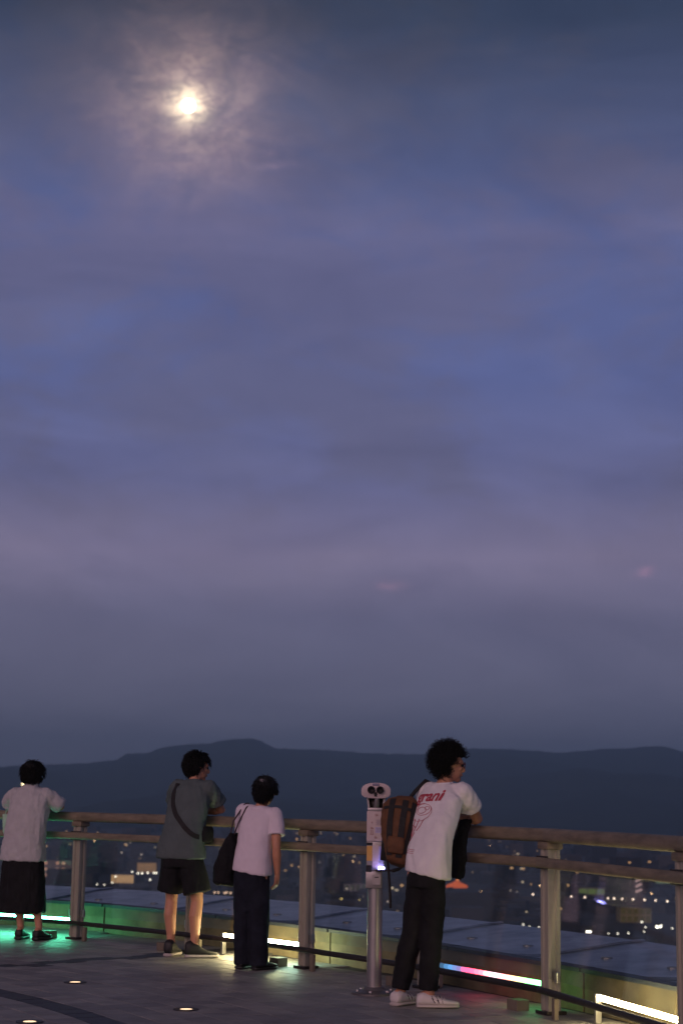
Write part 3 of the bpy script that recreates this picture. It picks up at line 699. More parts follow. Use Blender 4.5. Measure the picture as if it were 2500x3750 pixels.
def project(mesh, pts, dirn, off=0.0025, back=0.5):
    bm = bmesh.new(); bm.from_mesh(mesh); t_ = BVHTree.FromBMesh(bm); bm.free(); out = []
    dirn = V(dirn).normalized()
    for p in pts:
        h = t_.ray_cast(V(p) - dirn * back, dirn)
        out.append(h[0] + h[1] * off if h[0] is not None else V(p))
    return out
def ribbon(pts, nrms, width, thick=0.004):
    rs = []
    for i, p in enumerate(pts):
        t_ = (pts[min(i + 1, len(pts) - 1)] - pts[max(i - 1, 0)]).normalized(); nn = (nrms[i] - t_ * nrms[i].dot(t_)).normalized(); s_ = t_.cross(nn)
        rs.append([p + s_ * width / 2, p + s_ * width / 2 + nn * thick, p - s_ * width / 2 + nn * thick, p - s_ * width / 2])
    return MB().rings(rs)
def strap_on(mesh, pts, dirn, width, off=0.004):
    """a band laid over a garment: the points are dropped onto its surface along dirn"""
    bm = bmesh.new(); bm.from_mesh(mesh); t_ = BVHTree.FromBMesh(bm); bm.free(); P_, N_ = [], []; dirn = V(dirn).normalized()
    for p in pts:
        h = t_.ray_cast(V(p) - dirn * 0.5, dirn)
        if h[0] is None: h = t_.find_nearest(V(p))
        P_.append(h[0] + h[1] * off); N_.append(h[1])
    for _ in range(3): P_ = [P_[0]] + [(P_[i - 1] + P_[i] * 2 + P_[i + 1]) / 4 for i in range(1, len(P_) - 1)] + [P_[-1]]
    return ribbon(P_, N_, width)
def lerp_pts(pts, k):
    out = []; pts = [V(p) for p in pts]
    for a, b in zip(pts, pts[1:]): out += [a.lerp(b, i / k) for i in range(k)]
    return out + [pts[-1]]
def sleeve(mb, sh, elb, t_, xc, rad):
    """shoulder cap running from the base of the neck over the joint, then down the arm to the cuff"""
    sh, elb = V(sh), V(elb); inn = V((xc, sh.y - 0.01, sh.z + 0.005)); ax = (elb - sh)
    pts = [sh.lerp(inn, 0.75), sh.lerp(inn, 0.38), sh.lerp(inn, 0.05) + ax * 0.02, sh + ax * t_ * 0.45, sh + ax * t_ * 0.8, sh + ax * t_]
    mb.tube(pts, [rad[0] * 0.85, rad[0] * 0.95, rad[0], (rad[0] + rad[1]) / 2, rad[1], rad[2]], 16, False)
    mb.ball(sh.lerp(inn, 0.08), rad[0] * 1.0, 12)
def person(loc, ang, label): return empty('person', (loc[0], loc[1], 0), R(ang - 90), label, 'person')
def eyes(root, H, k=1.0):
    for s_ in (-1, 1): MB().ball(H @ V((s_ * 0.031 * k, 0.079 * k, 0.002 * k)), 0.011 * k, 10).build('eye', M_EYE, root, True)
def body(root, torso, neck, H, arms, legs, feet, hk=1.0):
    mb = MB(); mb.loft(torso, 24, 2.2); mb.tube(neck, [0.058 * hk, 0.052 * hk, 0.052 * hk][:len(neck)], 12); add_head(mb, H, hk)
    for sh, elb, wr, hd in arms:
        sh, elb, wr = V(sh), V(elb), V(wr)
        mb.tube([sh, sh.lerp(elb, 0.45), elb, elb.lerp(wr, 0.3), wr], [0.054 * hk, 0.047 * hk, 0.038 * hk, 0.041 * hk, 0.026 * hk], 12)
        add_hand(mb, wr, *hd)
    for hip, kn, an in legs:
        hip, kn, an = V(hip), V(kn), V(an)
        cf = kn.lerp(an, 0.32) + V((0, -0.018, 0))
        mb.tube([hip, hip.lerp(kn, 0.4), kn, cf, kn.lerp(an, 0.75), an], [0.082 * hk, 0.072 * hk, 0.052 * hk, 0.056 * hk, 0.039 * hk, 0.034 * hk], 14)
    for an, yaw in feet:
        an = V(an); f_ = V((-math.sin(yaw), math.cos(yaw), 0)); mb.tube([an + V((0, 0, -0.01)) - f_ * 0.03, V((an.x, an.y, 0.05)) + f_ * 0.05, V((an.x, an.y, 0.032)) + f_ * 0.11], [0.031, 0.026, 0.016], 10)
    o = link('body', remesh(mb, 0.0052, 2), M_SKIN, root); eyes(root, H, hk)
    return o

# ---- person in white T-shirt at right, leaning on the rail
p4 = person((0.55, 11.63), 45, 'person with curly black hair in a printed white T-shirt and black trousers')
H4 = head_frame((0.0, 0.345, 1.618), R(-38), R(-4), 0)
SR, SL = V((0.135, 0.335, 1.425)), V((-0.185, 0.29, 1.425))
ER, EL = V((0.075, 0.555, 1.243)), V((-0.33, 0.50, 1.245))
tor4 = [(0.075, 0.02, 0.86, 0.11, 0.09), (0.07, 0.02, 0.98, 0.115, 0.09), (0.035, 0.09, 1.12, 0.13, 0.095), (0.005, 0.20, 1.28, 0.155, 0.105), (-0.02, 0.27, 1.40, 0.165, 0.095), (-0.025, 0.30, 1.455, 0.11, 0.07)]
body(p4, tor4, [(-0.025, 0.29, 1.43), (-0.02, 0.315, 1.51), (0.0, 0.33, 1.57)], H4,
     [(SR, ER, (-0.10, 0.665, 1.235), ((-0.9, 0.15, -0.1), (0, 0, -1), (0, 1, 0), 0.35)), (SL, EL, (-0.12, 0.60, 1.262), ((0.9, 0.2, 0.0), (0, 0, -1), (0, 1, 0), 0.35))],
     [((0.125, 0.02, 0.88), (0.112, 0.05, 0.47), (0.125, 0.0, 0.09)), ((0.025, 0.0, 0.88), (-0.025, 0.0, 0.46), (-0.085, -0.055, 0.09))], [((0.118, 0.0, 0.09), R(-42)), ((-0.085, -0.055, 0.09), R(8))])
mb = MB(); mb.loft([(0.085, 0.025, 0.872, 0.154, 0.132, R(8)), (0.085, 0.026, 0.90, 0.154, 0.132, R(8)), (0.074, 0.045, 1.0, 0.150, 0.126, R(6)), (0.054, 0.105, 1.12, 0.150, 0.120, 0), (0.01, 0.185, 1.26, 0.172, 0.125, 0), (-0.018, 0.26, 1.385, 0.180, 0.112, 0), (-0.025, 0.29, 1.445, 0.135, 0.085, 0), (-0.025, 0.305, 1.487, 0.078, 0.07, 0)], 28, 2.4)
for a, b in ((SR, ER), (SL, EL)):
    sleeve(mb, a, b, 0.54, -0.025, (0.070, 0.074, 0.080))
sh4m = remesh(mb, 0.0075, 5, folds(3.0, 0.010, (6, 6, 4), 1.1))
for v in sh4m.vertices:
    k = max(0.0, min(1.0, (1.08 - v.co.z) / 0.2)); v.co.z += k * (-0.15 * (v.co.x - 0.04) - 0.10 * (v.co.y - 0.02))
sh4 = link('shirt', sh4m, M_WHITE, p4)
nk = MB(); nk.tube([V((-0.024, 0.30, 1.49)) + V((0.068 * math.cos(t_), 0.062 * math.sin(t_), 0.006 * math.sin(t_))) for t_ in [2 * math.pi * i / 24 for i in range(25)]], 0.008, 6, False); nk.build('collar', M_WHITE, sh4, True)
mb = MB(); mb.loft([(0.078, 0.022, 0.93, 0.112, 0.088, R(8)), (0.080, 0.020, 0.90, 0.122, 0.098, R(8)), (0.080, 0.015, 0.85, 0.138, 0.110, R(6)), (0.076, 0.012, 0.79, 0.135, 0.105, R(4))], 24, 2.3)
mb.tube([(0.132, 0.02, 0.86), (0.126, 0.032, 0.68), (0.112, 0.038, 0.47), (0.115, 0.010, 0.30), (0.118, -0.004, 0.115)], [0.085, 0.083, 0.074, 0.072, 0.062], 16, False)
mb.tube([(0.028, 0.005, 0.86), (0.008, 0.0, 0.68), (-0.025, -0.010, 0.46), (-0.056, -0.038, 0.30), (-0.085, -0.058, 0.11)], [0.085, 0.083, 0.074, 0.072, 0.062], 16, False)
link('trousers', remesh(mb, 0.008, 3, folds(8.0, 0.007, (8, 8, 9), 1.0)), M_BLK, p4)
hair(p4, H4, (0.110, 0.118, 0.122), (0, -0.024, 0.030), 2000, 0.056, M_HAIR, 4, curly=0.012, face=0.40, low=-0.86, wid=0.0024, shell=0.86)
# red print on the back of the shirt
M_RED = mat('red_print', (0.40, 0.045, 0.07), 0.8, var=0.2, scale=40); M_RED2 = mat('thin_red_print', (0.42, 0.13, 0.15), 0.8, var=0.3, scale=30)
def text_mesh(txt, size, offset=0.0, ext=0.0, space=1.0):
    cu = bpy.data.curves.new('txt', 'FONT'); cu.body = txt; cu.size = size; cu.offset = offset; cu.extrude = ext; cu.align_x = 'CENTER'; cu.align_y = 'CENTER'; cu.resolution_u = 3; cu.space_character = space
    o = bpy.data.objects.new('txt', cu); COL.objects.link(o); dg = bpy.context.evaluated_depsgraph_get(); dg.update()
    me = bpy.data.meshes.new_from_object(o.evaluated_get(dg)); bpy.data.objects.remove(o); bpy.data.curves.remove(cu); me.materials.clear()
    return me
tm = text_mesh('grani', 0.105, 0.0032, 0, 0.98)
bm = bmesh.new(); bm.from_mesh(tm); bmesh.ops.triangulate(bm, faces=bm.faces); bmesh.ops.subdivide_edges(bm, edges=[e for e in bm.edges if e.calc_length() > 0.012], cuts=2, use_grid_fill=True); bmesh.ops.triangulate(bm, faces=bm.faces); bm.to_mesh(tm); bm.free()
rt = Matrix.Rotation(R(4), 3, 'Y')
pts = [V((-0.018, 0, 1.395)) + rt.inverted() @ V((v.co.x, 0, v.co.y)) for v in tm.vertices]
for v, q in zip(tm.vertices, project(sh4m, pts, (0, 1, 0), 0.003)): v.co = q
link('printed_word', tm, M_RED, sh4)
mb = MB()
def sketch(pl, w_): 
    q = project(sh4m, lerp_pts([(x, 0, z) for x, z in pl], 4), (0, 1, 0), 0.0015); MB().tube(q, w_, 4, False).build('drawn_line', M_RED2, sh4)
for cx, cz, ra, rb in ((-0.02, 1.305, 0.062, 0.040), (-0.03, 1.30, 0.034, 0.022), (0.008, 1.315, 0.016, 0.012), (-0.03, 1.285, 0.085, 0.062)):
    sketch([(cx + ra * math.cos(t_) , cz + rb * math.sin(t_)) for t_ in [2 * math.pi * i / 12 for i in range(13)]], 0.0022)
for x0, z0, x1, z1 in ((-0.09, 1.25, -0.10, 1.13), (-0.06, 1.24, -0.075, 1.10), (-0.02, 1.24, -0.05, 1.12), (0.02, 1.24, -0.01, 1.16), (-0.10, 1.12, -0.07, 1.08), (-0.05, 1.09, -0.02, 1.15), (-0.08, 1.20, -0.03, 1.18)):
    sketch([(x0, z0), ((x0 + x1) / 2 + 0.008, (z0 + z1) / 2), (x1, z1)], 0.0032)
for k in range(3): sketch([(-0.03, 1.015 + 0.012 * k), (0.045, 1.01 + 0.012 * k)], 0.0022)
# glasses
mb = MB()
for s_ in (-1, 1):
    mb.tube([H4 @ V((s_ * 0.032 + 0.026 * math.cos(t_), 0.096, 0.004 + 0.021 * math.sin(t_))) for t_ in [2 * math.pi * i / 14 for i in range(15)]], 0.0026, 5, False)
    mb.tube([H4 @ V((s_ * 0.058, 0.094, 0.01)), H4 @ V((s_ * 0.079, 0.02, 0.008)), H4 @ V((s_ * 0.08, -0.02, -0.004))], 0.003, 5, False)
mb.tube([H4 @ V((-0.006, 0.098, 0.008)), H4 @ V((0.006, 0.098, 0.008))], 0.0024, 5, False)
mb.build('glasses', mat('dark_red_frame', (0.08, 0.01, 0.012), 0.3), p4, True)
for nm, pos, yw in (('shoe', (0.118, -0.005, 0), R(-42)), ('shoe', (-0.085, -0.055, 0), R(6))):
    u, T = shoe(p4, pos, yw, 0.285, 0.105, M_SHOE, M_SOLE, 0.008)
    for side in (1, -1):
        for k in range(3):
            q = project(u.data, lerp_pts([T @ V((0, 0.045 + 0.027 * k, 0.036)), T @ V((0, 0.018 + 0.027 * k, 0.078))], 4), T.to_3x3() @ V((-side, 0, 0)), 0.001)
            ribbon([V(x) for x in q], [T.to_3x3() @ V((side, 0, 0.3))] * len(q), 0.011, 0.0015).build('stripe', mat('dark_stripe', (0.06, 0.04, 0.04), 0.6), u)
    ql = [T @ V((0.0, 0.05 + 0.02 * k, 0.082 - 0.006 * k)) for k in range(4)]
    for c in ql: MB().tube([c - T.to_3x3() @ V((0.02, 0, 0.004)), c, c + T.to_3x3() @ V((0.02, 0, -0.004))], 0.003, 5).build('lace', M_SHOE, u)

# brown backpack slung behind his left shoulder
bp = empty('backpack', (0, 0, 0), 0, 'brown backpack with black webbing hanging behind the curly-haired person', 'backpack')
bp.matrix_world = p4.matrix_basis @ Matrix.Translation((-0.225, 0.055, 1.165)) @ Matrix.Rotation(R(38), 4, 'Z') @ Matrix.Rotation(R(-14), 4, 'X') @ Matrix.Rotation(R(8), 4, 'Y')
M_BROWN = mat('brown_canvas', (0.115, 0.048, 0.017), 0.8, var=0.25, scale=14, bump=0.4, bscale=200); M_BWEB = mat('black_webbing', (0.012, 0.011, 0.010), 0.8, bump=0.3)
mb = MB(); mb.loft([(0.045, 0, -0.245, 0.055, 0.05), (0.04, -0.005, -0.225, 0.080, 0.072), (0.02, -0.012, -0.10, 0.112, 0.096), (0, -0.012, 0.04, 0.132, 0.105), (0, -0.005, 0.15, 0.132, 0.098), (0.005, 0.005, 0.205, 0.108, 0.078), (0.015, 0.012, 0.235, 0.06, 0.045)], 28, 2.5)
bpm = remesh(mb, 0.008, 3, folds(12.0, 0.006, (9, 9, 9), 1.0)); link('pack_body', bpm, M_BROWN, bp)
def bpstrap(pl, wd_, dirn, m_=M_BWEB, nm='webbing'): return strap_on(bpm, lerp_pts(pl, 8), dirn, wd_).build(nm, m_, bp)
bpstrap([(-0.06, -0.3, 0.19), (-0.05, -0.3, 0.0), (-0.02, -0.3, -0.20)], 0.040, (0, 1, 0))
bpstrap([(0.03, -0.3, 0.19), (0.035, -0.3, 0.0), (0.045, -0.3, -0.21)], 0.042, (0, 1, 0))
bpstrap([(0.095, -0.3, 0.18), (0.10, -0.3, 0.0), (0.085, -0.3, -0.18)], 0.05, (0, 1, 0))
bpstrap([(0.3, -0.045, 0.18), (0.3, -0.04, 0.0), (0.3, -0.03, -0.20)], 0.028, (-1, 0, 0))
bpstrap([(-0.11, -0.3, 0.12), (0.0, -0.3, 0.135), (0.11, -0.3, 0.12)], 0.02, (0, 1, 0))
bpstrap([(0.3, -0.07, 0.12), (0.3, 0.06, 0.12)], 0.02, (-1, 0, 0))
mb = MB(); mb.loft([(0.02, -0.09, -0.19, 0.055, 0.022), (0.015, -0.10, -0.14, 0.065, 0.028), (0.01, -0.105, -0.09, 0.062, 0.024), (0.01, -0.10, -0.07, 0.055, 0.016)], 20, 3); link('front_pocket', remesh(mb, 0.008, 3), M_BROWN, bp)
MB().loft([(0, 0.098, -0.21, 0.10, 0.018), (0, 0.102, 0.0, 0.12, 0.020), (0, 0.095, 0.20, 0.10, 0.018)], 20, 3).build('back_panel', M_BWEB, bp, True)
Mi = bp.matrix_world.inverted() @ p4.matrix_basis
pts = [Mi @ V(q) for q in ((-0.20, 0.13, 1.37), (-0.185, 0.19, 1.435), (-0.165, 0.27, 1.505), (-0.165, 0.36, 1.475), (-0.20, 0.40, 1.36), (-0.245, 0.33, 1.20), (-0.25, 0.16, 1.06), (-0.22, 0.04, 0.99))]
mb = MB(); mb.tube(lerp_pts(pts, 4), 0.014, 8); mb.build('shoulder_strap', M_BWEB, bp, True)
pts = [Mi @ V(q) for q in ((-0.235, -0.045, 0.98), (-0.235, -0.03, 0.90), (-0.232, -0.02, 0.80), (-0.228, -0.015, 0.70), (-0.228, -0.012, 0.64))]
mb = MB(); mb.tube(lerp_pts(pts, 4), 0.010, 6); mb.build('strap_tail', M_BWEB, bp, True)
# dark jacket hanging from his forearm in front of him
jk = empty('jacket', (0, 0, 0), 0, 'black jacket hanging over the rail in front of the curly-haired person', 'jacket'); jk.matrix_world = p4.matrix_basis @ Matrix.Translation((0.02, 0.46, 1.0))
mb = MB(); mb.loft([(-0.035, -0.02, -0.165, 0.045, 0.032), (-0.032, -0.01, -0.10, 0.052, 0.036), (-0.028, 0.0, 0.05, 0.048, 0.034), (-0.02, 0.03, 0.17, 0.05, 0.03), (-0.03, 0.07, 0.235, 0.04, 0.028)], 20, 2.2)
link('draped_cloth', remesh(mb, 0.008, 3, folds(21.0, 0.014, (22, 22, 4), 1.2)), M_BLK, jk)

# ---- person in grey-green T-shirt and black shorts
p2 = person((-1.31, 14.8), 62, 'person with short black hair in a grey-green T-shirt and black shorts leaning on the rail')
H2 = head_frame((-0.035, 0.215, 1.622), R(-42), R(-6), 0)
SR, SL = V((0.135, 0.15, 1.44)), V((-0.215, 0.15, 1.44)); ER, EL = V((0.145, 0.335, 1.250)), V((-0.33, 0.30, 1.25))
body(p2, [(-0.03, 0.0, 0.84, 0.14, 0.10), (-0.035, 0.0, 0.98, 0.145, 0.10), (-0.04, 0.05, 1.15, 0.14, 0.10), (-0.04, 0.11, 1.32, 0.165, 0.10), (-0.04, 0.14, 1.42, 0.165, 0.09), (-0.04, 0.155, 1.475, 0.10, 0.065)],
     [(-0.04, 0.155, 1.45), (-0.04, 0.175, 1.52), (-0.035, 0.195, 1.57)], H2,
     [(SR, ER, (-0.08, 0.36, 1.236), ((-1, 0.05, 0.0), (0, 0, -1), (0, 1, 0), 0.35)), (SL, EL, (-0.13, 0.335, 1.262), ((1, 0.0, 0.0), (0, 0, -1), (0, 1, 0), 0.35))],
     [((-0.12, 0.0, 0.86), (-0.145, 0.02, 0.47), (-0.122, 0.0, 0.09)), ((0.075, 0.0, 0.86), (0.115, 0.03, 0.47), (0.118, 0.0, 0.09))], [((-0.122, 0.0, 0.09), R(10)), ((0.118, 0.0, 0.09), R(-45))])
mb = MB(); mb.loft([(-0.045, 0.0, 0.835, 0.235, 0.135), (-0.045, 0.0, 0.86, 0.230, 0.136), (-0.045, 0.01, 0.98, 0.205, 0.130), (-0.045, 0.05, 1.15, 0.190, 0.125), (-0.04, 0.105, 1.32, 0.195, 0.122), (-0.04, 0.14, 1.43, 0.192, 0.108), (-0.04, 0.155, 1.485, 0.13, 0.08), (-0.04, 0.165, 1.515, 0.075, 0.065)], 28, 2.4)
for a, b in ((SR, ER), (SL, EL)): sleeve(mb, a, b, 0.64, -0.04, (0.072, 0.078, 0.084))
sh2m = remesh(mb, 0.0075, 4, folds(31.0, 0.010, (6, 6, 4), 1.0)); sh2 = link('shirt', sh2m, M_TEAL, p2)
mb = MB(); mb.loft([(-0.035, 0.0, 0.93, 0.17, 0.115), (-0.035, 0.0, 0.84, 0.192, 0.130), (-0.03, 0.0, 0.76, 0.200, 0.135)], 24, 2.4)
mb.tube([(-0.115, 0.0, 0.80), (-0.138, 0.005, 0.66), (-0.155, 0.01, 0.545)], [0.112, 0.115, 0.118], 16, False); mb.tube([(0.06, 0.0, 0.80), (0.10, 0.01, 0.66), (0.125, 0.015, 0.545)], [0.112, 0.116, 0.120], 16, False)
link('shorts', remesh(mb, 0.008, 3, folds(5.0, 0.008, (7, 7, 5), 0.8)), M_BLK, p2)
hair(p2, H2, (0.100, 0.116, 0.124), (0, -0.018, 0.018), 1200, 0.05, M_HAIR, 9, face=0.42, low=-0.70, wid=0.0024, shell=0.95)
for pos, yw in (((-0.122, 0.0, 0), R(14)), ((0.118, 0.0, 0), R(-48))): shoe(p2, pos, yw, 0.29, 0.108, M_BSHOE, M_SOLE, 0.05, sole=0.03)
mb = MB(); mb.tube([(-0.065, 0.356, 1.236), (-0.02, 0.352, 1.237)], [0.037, 0.039], 14, False); mb.build('wristband', M_BSHOE, p2, True)
cb = empty('crossbody_bag', (0, 0, 0), 0, 'black crossbody bag with its strap over the grey-green T-shirt', 'bag'); cb.matrix_world = p2.matrix_basis.copy()
strap_on(sh2m, lerp_pts([(-0.155, 0, 1.475), (-0.165, 0, 1.40), (-0.14, 0, 1.30), (-0.07, 0, 1.20), (0.02, 0, 1.12), (0.085, 0, 1.06), (0.125, 0, 1.03), (0.15, 0, 1.02)], 6), (0, 1, 0), 0.042).build('strap', M_BWEB, cb)
strap_on(sh2m, lerp_pts([(-0.155, 0.5, 1.475), (-0.10, 0.5, 1.36), (0.0, 0.5, 1.20), (0.12, 0.5, 1.05)], 6), (0, -1, 0), 0.042).build('strap', M_BWEB, cb)
mb = MB(); mb.loft([(0.16, 0.07, 0.975, 0.028, 0.06), (0.163, 0.08, 0.99, 0.036, 0.078), (0.16, 0.09, 1.07, 0.036, 0.08), (0.155, 0.10, 1.11, 0.025, 0.07)], 20, 2.8); link('pouch', remesh(mb, 0.008, 3, folds(2.0, 0.004, (12, 12, 12))), M_BLK, cb)

# ---- person in pale top, dark cap and wide dark trousers
p3 = person((-0.66, 13.85), 62, 'person in a pale pink T-shirt, dark cap and wide navy trousers')
H3 = head_frame((-0.005, 0.16, 1.422), R(2), R(-10), R(2))
SR, SL = V((0.122, 0.115, 1.225)), V((-0.195, 0.115, 1.245)); ER, EL = V((0.165, 0.06, 0.965)), V((-0.235, 0.20, 1.0))
body(p3, [(-0.03, 0.0, 0.70, 0.13, 0.095), (-0.03, 0.0, 0.82, 0.125, 0.09), (-0.035, 0.03, 0.95, 0.115, 0.085), (-0.035, 0.075, 1.10, 0.135, 0.09), (-0.035, 0.105, 1.21, 0.145, 0.08), (-0.03, 0.115, 1.265, 0.09, 0.06)],
     [(-0.03, 0.115, 1.24), (-0.025, 0.13, 1.31), (-0.01, 0.145, 1.36)], H3,
     [(SR, ER, (0.155, 0.10, 0.755), ((-0.1, 0.08, -1), (-1, 0, 0), (0, 1, 0), 0.45, 0.92)), (SL, EL, (-0.17, 0.36, 1.06), ((0.3, 0.6, 0.2), (0, 0, -1), (1, 0, 0), 0.6, 0.92))],
     [((-0.105, 0.0, 0.74), (-0.10, 0.01, 0.41), (-0.095, 0.0, 0.08)), ((0.05, 0.0, 0.74), (0.065, 0.01, 0.41), (0.07, 0.0, 0.08))], [((-0.095, 0.0, 0.08), R(0)), ((0.07, 0.0, 0.08), R(-15))], 0.92)
mb = MB(); mb.loft([(-0.022, 0.0, 0.765, 0.166, 0.12), (-0.022, 0.0, 0.79, 0.165, 0.12), (-0.025, 0.01, 0.88, 0.155, 0.112), (-0.033, 0.045, 1.0, 0.146, 0.108), (-0.035, 0.08, 1.12, 0.158, 0.105), (-0.035, 0.105, 1.215, 0.165, 0.094), (-0.032, 0.115, 1.265, 0.118, 0.074), (-0.03, 0.122, 1.297, 0.068, 0.058)], 28, 2.4)
sleeve(mb, SR, ER, 0.62, -0.035, (0.068, 0.070, 0.073)); sleeve(mb, SL, EL, 0.62, -0.035, (0.068, 0.070, 0.073))
def tilt_hem(co): return 0
sh3m = remesh(mb, 0.0075, 4, folds(41.0, 0.007, (6, 6, 4), 0.8))
for v in sh3m.vertices:                                            # the hem hangs lower on the right
    k = max(0.0, min(1.0, (0.95 - v.co.z) / 0.2)); v.co.z += k * (-0.13 * (v.co.x + 0.022))
sh3 = link('shirt', sh3m, M_ROSE, p3)
nk = MB(); nk.tube(project(sh3m, [V((-0.075 + 0.0075 * i, 0, 1.272 - 0.006 * math.sin(math.pi * i / 12))) for i in range(13)], (0, 1, 0), 0.001), 0.003, 5, False); nk.build('collar_seam', M_ROSE, sh3, True)
mb = MB(); mb.loft([(-0.03, 0.0, 0.84, 0.135, 0.10), (-0.03, 0.0, 0.75, 0.150, 0.115), (-0.028, 0.0, 0.66, 0.152, 0.108), (-0.026, 0.0, 0.56, 0.140, 0.094), (-0.024, 0.0, 0.46, 0.13, 0.07)], 24, 2.2)
mb.tube([(-0.095, 0.0, 0.70), (-0.095, 0.0, 0.42), (-0.090, 0.0, 0.035)], [0.086, 0.082, 0.072], 16, False); mb.tube([(0.042, 0.0, 0.70), (0.052, 0.0, 0.42), (0.058, 0.0, 0.035)], [0.086, 0.082, 0.073], 16, False)
link('trousers', remesh(mb, 0.008, 3, folds(15.0, 0.008, (9, 9, 3), 1.0)), M_NAVY, p3)
hair(p3, H3, (0.088, 0.102, 0.112), (0, -0.018, 0.002), 800, 0.05, M_HAIR, 19, face=0.38, low=-0.78, wid=0.0022, shell=0.96)
mb = MB(); cc = V((0, -0.012, 0.022)); rs = []
for i in range(9):
    t_ = i / 8 * R(98); rs.append([H3 @ (cc + V((0.092 * math.sin(t_ + 0.02) * math.cos(a), 0.110 * math.sin(t_ + 0.02) * math.sin(a), 0.104 * math.cos(t_)))) for a in [2 * math.pi * j / 24 for j in range(24)]])
mb.rings(rs, caps=True)
cp = mb.build('cap', mat('cap_cloth', (0.014, 0.015, 0.016), 0.85, bump=0.3, bscale=250), p3, True)
mb = MB(); rs = []
for i in range(5):
    t_ = i / 4; rs.append([H3 @ V((0.075 * math.cos(a) * (1 - 0.25 * t_), 0.085 + 0.075 * t_ * math.sin(a) ** 0.6 if math.sin(a) > 0 else 0.085, 0.012 - 0.02 * t_ + z_)) for a, z_ in [(math.pi * j / 12, 0) for j in range(13)]])
mb.rings(rs, closed=False, caps=False); mb.build('brim', MATS['cap_cloth'], cp, True)
mb = MB()
for f_, w_ in ((1.0, 0.003), (0.5, 0.003)):
    q = [H3 @ V((0.018 * f_ * math.cos(a) + 0.012, -0.3, 0.068 + 0.010 * f_ * math.sin(a))) for a in [2 * math.pi * i / 14 for i in range(15)]]
    mb.tube(project(cp.data, q, H3.to_3x3() @ V((0, 1, 0)), 0.001), w_, 5, False)
mb.build('badge', mat('grey_thread', (0.30, 0.28, 0.30), 0.7), cp, True)
for pos, yw in (((-0.095, 0.0, 0), R(2)), ((0.066, 0.0, 0), R(-18))): shoe(p3, pos, yw, 0.25, 0.095, M_BSHOE, M_BSHOE, 0.0)
tb = empty('shoulder_bag', (0, 0, 0), 0, 'black shoulder bag hanging at the left of the pale pink T-shirt', 'bag'); tb.matrix_world = p3.matrix_basis.copy()
mb = MB(); mb.loft([(-0.27, 0.02, 0.655, 0.075, 0.10), (-0.275, 0.02, 0.68, 0.095, 0.13), (-0.275, 0.02, 0.80, 0.095, 0.135), (-0.255, 0.025, 0.93, 0.065, 0.12), (-0.235, 0.03, 1.04, 0.035, 0.09), (-0.225, 0.035, 1.075, 0.02, 0.07)], 24, 2.4)
link('bag_body', remesh(mb, 0.008, 3, folds(25.0, 0.010, (9, 9, 6), 1.0)), M_BLK, tb)
for dy, nm in ((-0.045, 'strap'), (0.085, 'strap')):
    pts = lerp_pts([(-0.225, 0.02 + dy, 1.06), (-0.20, 0.02 + dy, 1.17), (-0.165, 0.115 + dy * 0.55, 1.310), (-0.155, 0.115 + dy * 0.2, 1.318)], 5); mb = MB(); mb.tube(pts, 0.0065, 6); mb.build(nm, mat('strap_mauve', (0.05, 0.035, 0.04), 0.8), tb, True)
pts = lerp_pts([(-0.20, 0.0, 1.07), (-0.165, 0.0, 1.16), (-0.125, 0.055, 1.285), (-0.12, 0.09, 1.30)], 5); mb = MB(); mb.tube(pts, 0.0065, 6); mb.build('strap', MATS['strap_mauve'], tb, True)

# ---- person in white shirt and black skirt at left
p1 = person((-2.93, 16.25), 72, 'person with dark gathered hair in a loose white shirt and long black skirt')
H1 = head_frame((-0.062, 0.125, 1.545), R(5), R(-6), 0)
SR, SL = V((0.115, 0.10, 1.355)), V((-0.245, 0.10, 1.355)); ER, EL = V((0.215, 0.20, 1.252)), V((-0.36, 0.20, 1.252))
body(p1, [(-0.06, 0.0, 0.78, 0.14, 0.10), (-0.06, 0.0, 0.90, 0.135, 0.095), (-0.062, 0.03, 1.05, 0.12, 0.09), (-0.064, 0.07, 1.22, 0.14, 0.095), (-0.064, 0.095, 1.34, 0.155, 0.085), (-0.062, 0.10, 1.395, 0.10, 0.065)],
     [(-0.062, 0.10, 1.37), (-0.062, 0.11, 1.43), (-0.062, 0.115, 1.48)], H1,
     [(SR, ER, (0.10, 0.365, 1.235), ((-0.9, 0.35, 0.0), (0, 0, -1), (0, 1, 0), 0.35, 0.95)), (SL, EL, (-0.23, 0.365, 1.235), ((0.9, 0.35, 0.0), (0, 0, -1), (0, 1, 0), 0.35, 0.95))],
     [((-0.14, 0.0, 0.80), (-0.10, 0.02, 0.44), (-0.055, 0.0, 0.10)), ((0.02, 0.0, 0.80), (0.075, 0.02, 0.44), (0.14, 0.0, 0.10))], [((-0.055, 0.0, 0.10), R(5)), ((0.14, 0.0, 0.10), R(-8))], 0.95)
mb = MB(); mb.loft([(-0.068, 0.0, 0.735, 0.222, 0.150), (-0.068, 0.0, 0.76, 0.220, 0.150), (-0.066, 0.01, 0.90, 0.208, 0.142), (-0.064, 0.035, 1.08, 0.198, 0.132), (-0.064, 0.07, 1.24, 0.200, 0.126), (-0.064, 0.095, 1.345, 0.205, 0.110), (-0.063, 0.10, 1.40, 0.150, 0.084), (-0.062, 0.105, 1.445, 0.075, 0.066)], 28, 2.5)
for a, b in ((SR, ER), (SL, EL)): sleeve(mb, a, b, 1.0, -0.065, (0.070, 0.080, 0.068))
sh1m = remesh(mb, 0.0075, 4, folds(51.0, 0.013, (6, 6, 5), 1.0)); sh1 = link('shirt', sh1m, M_LINEN, p1)
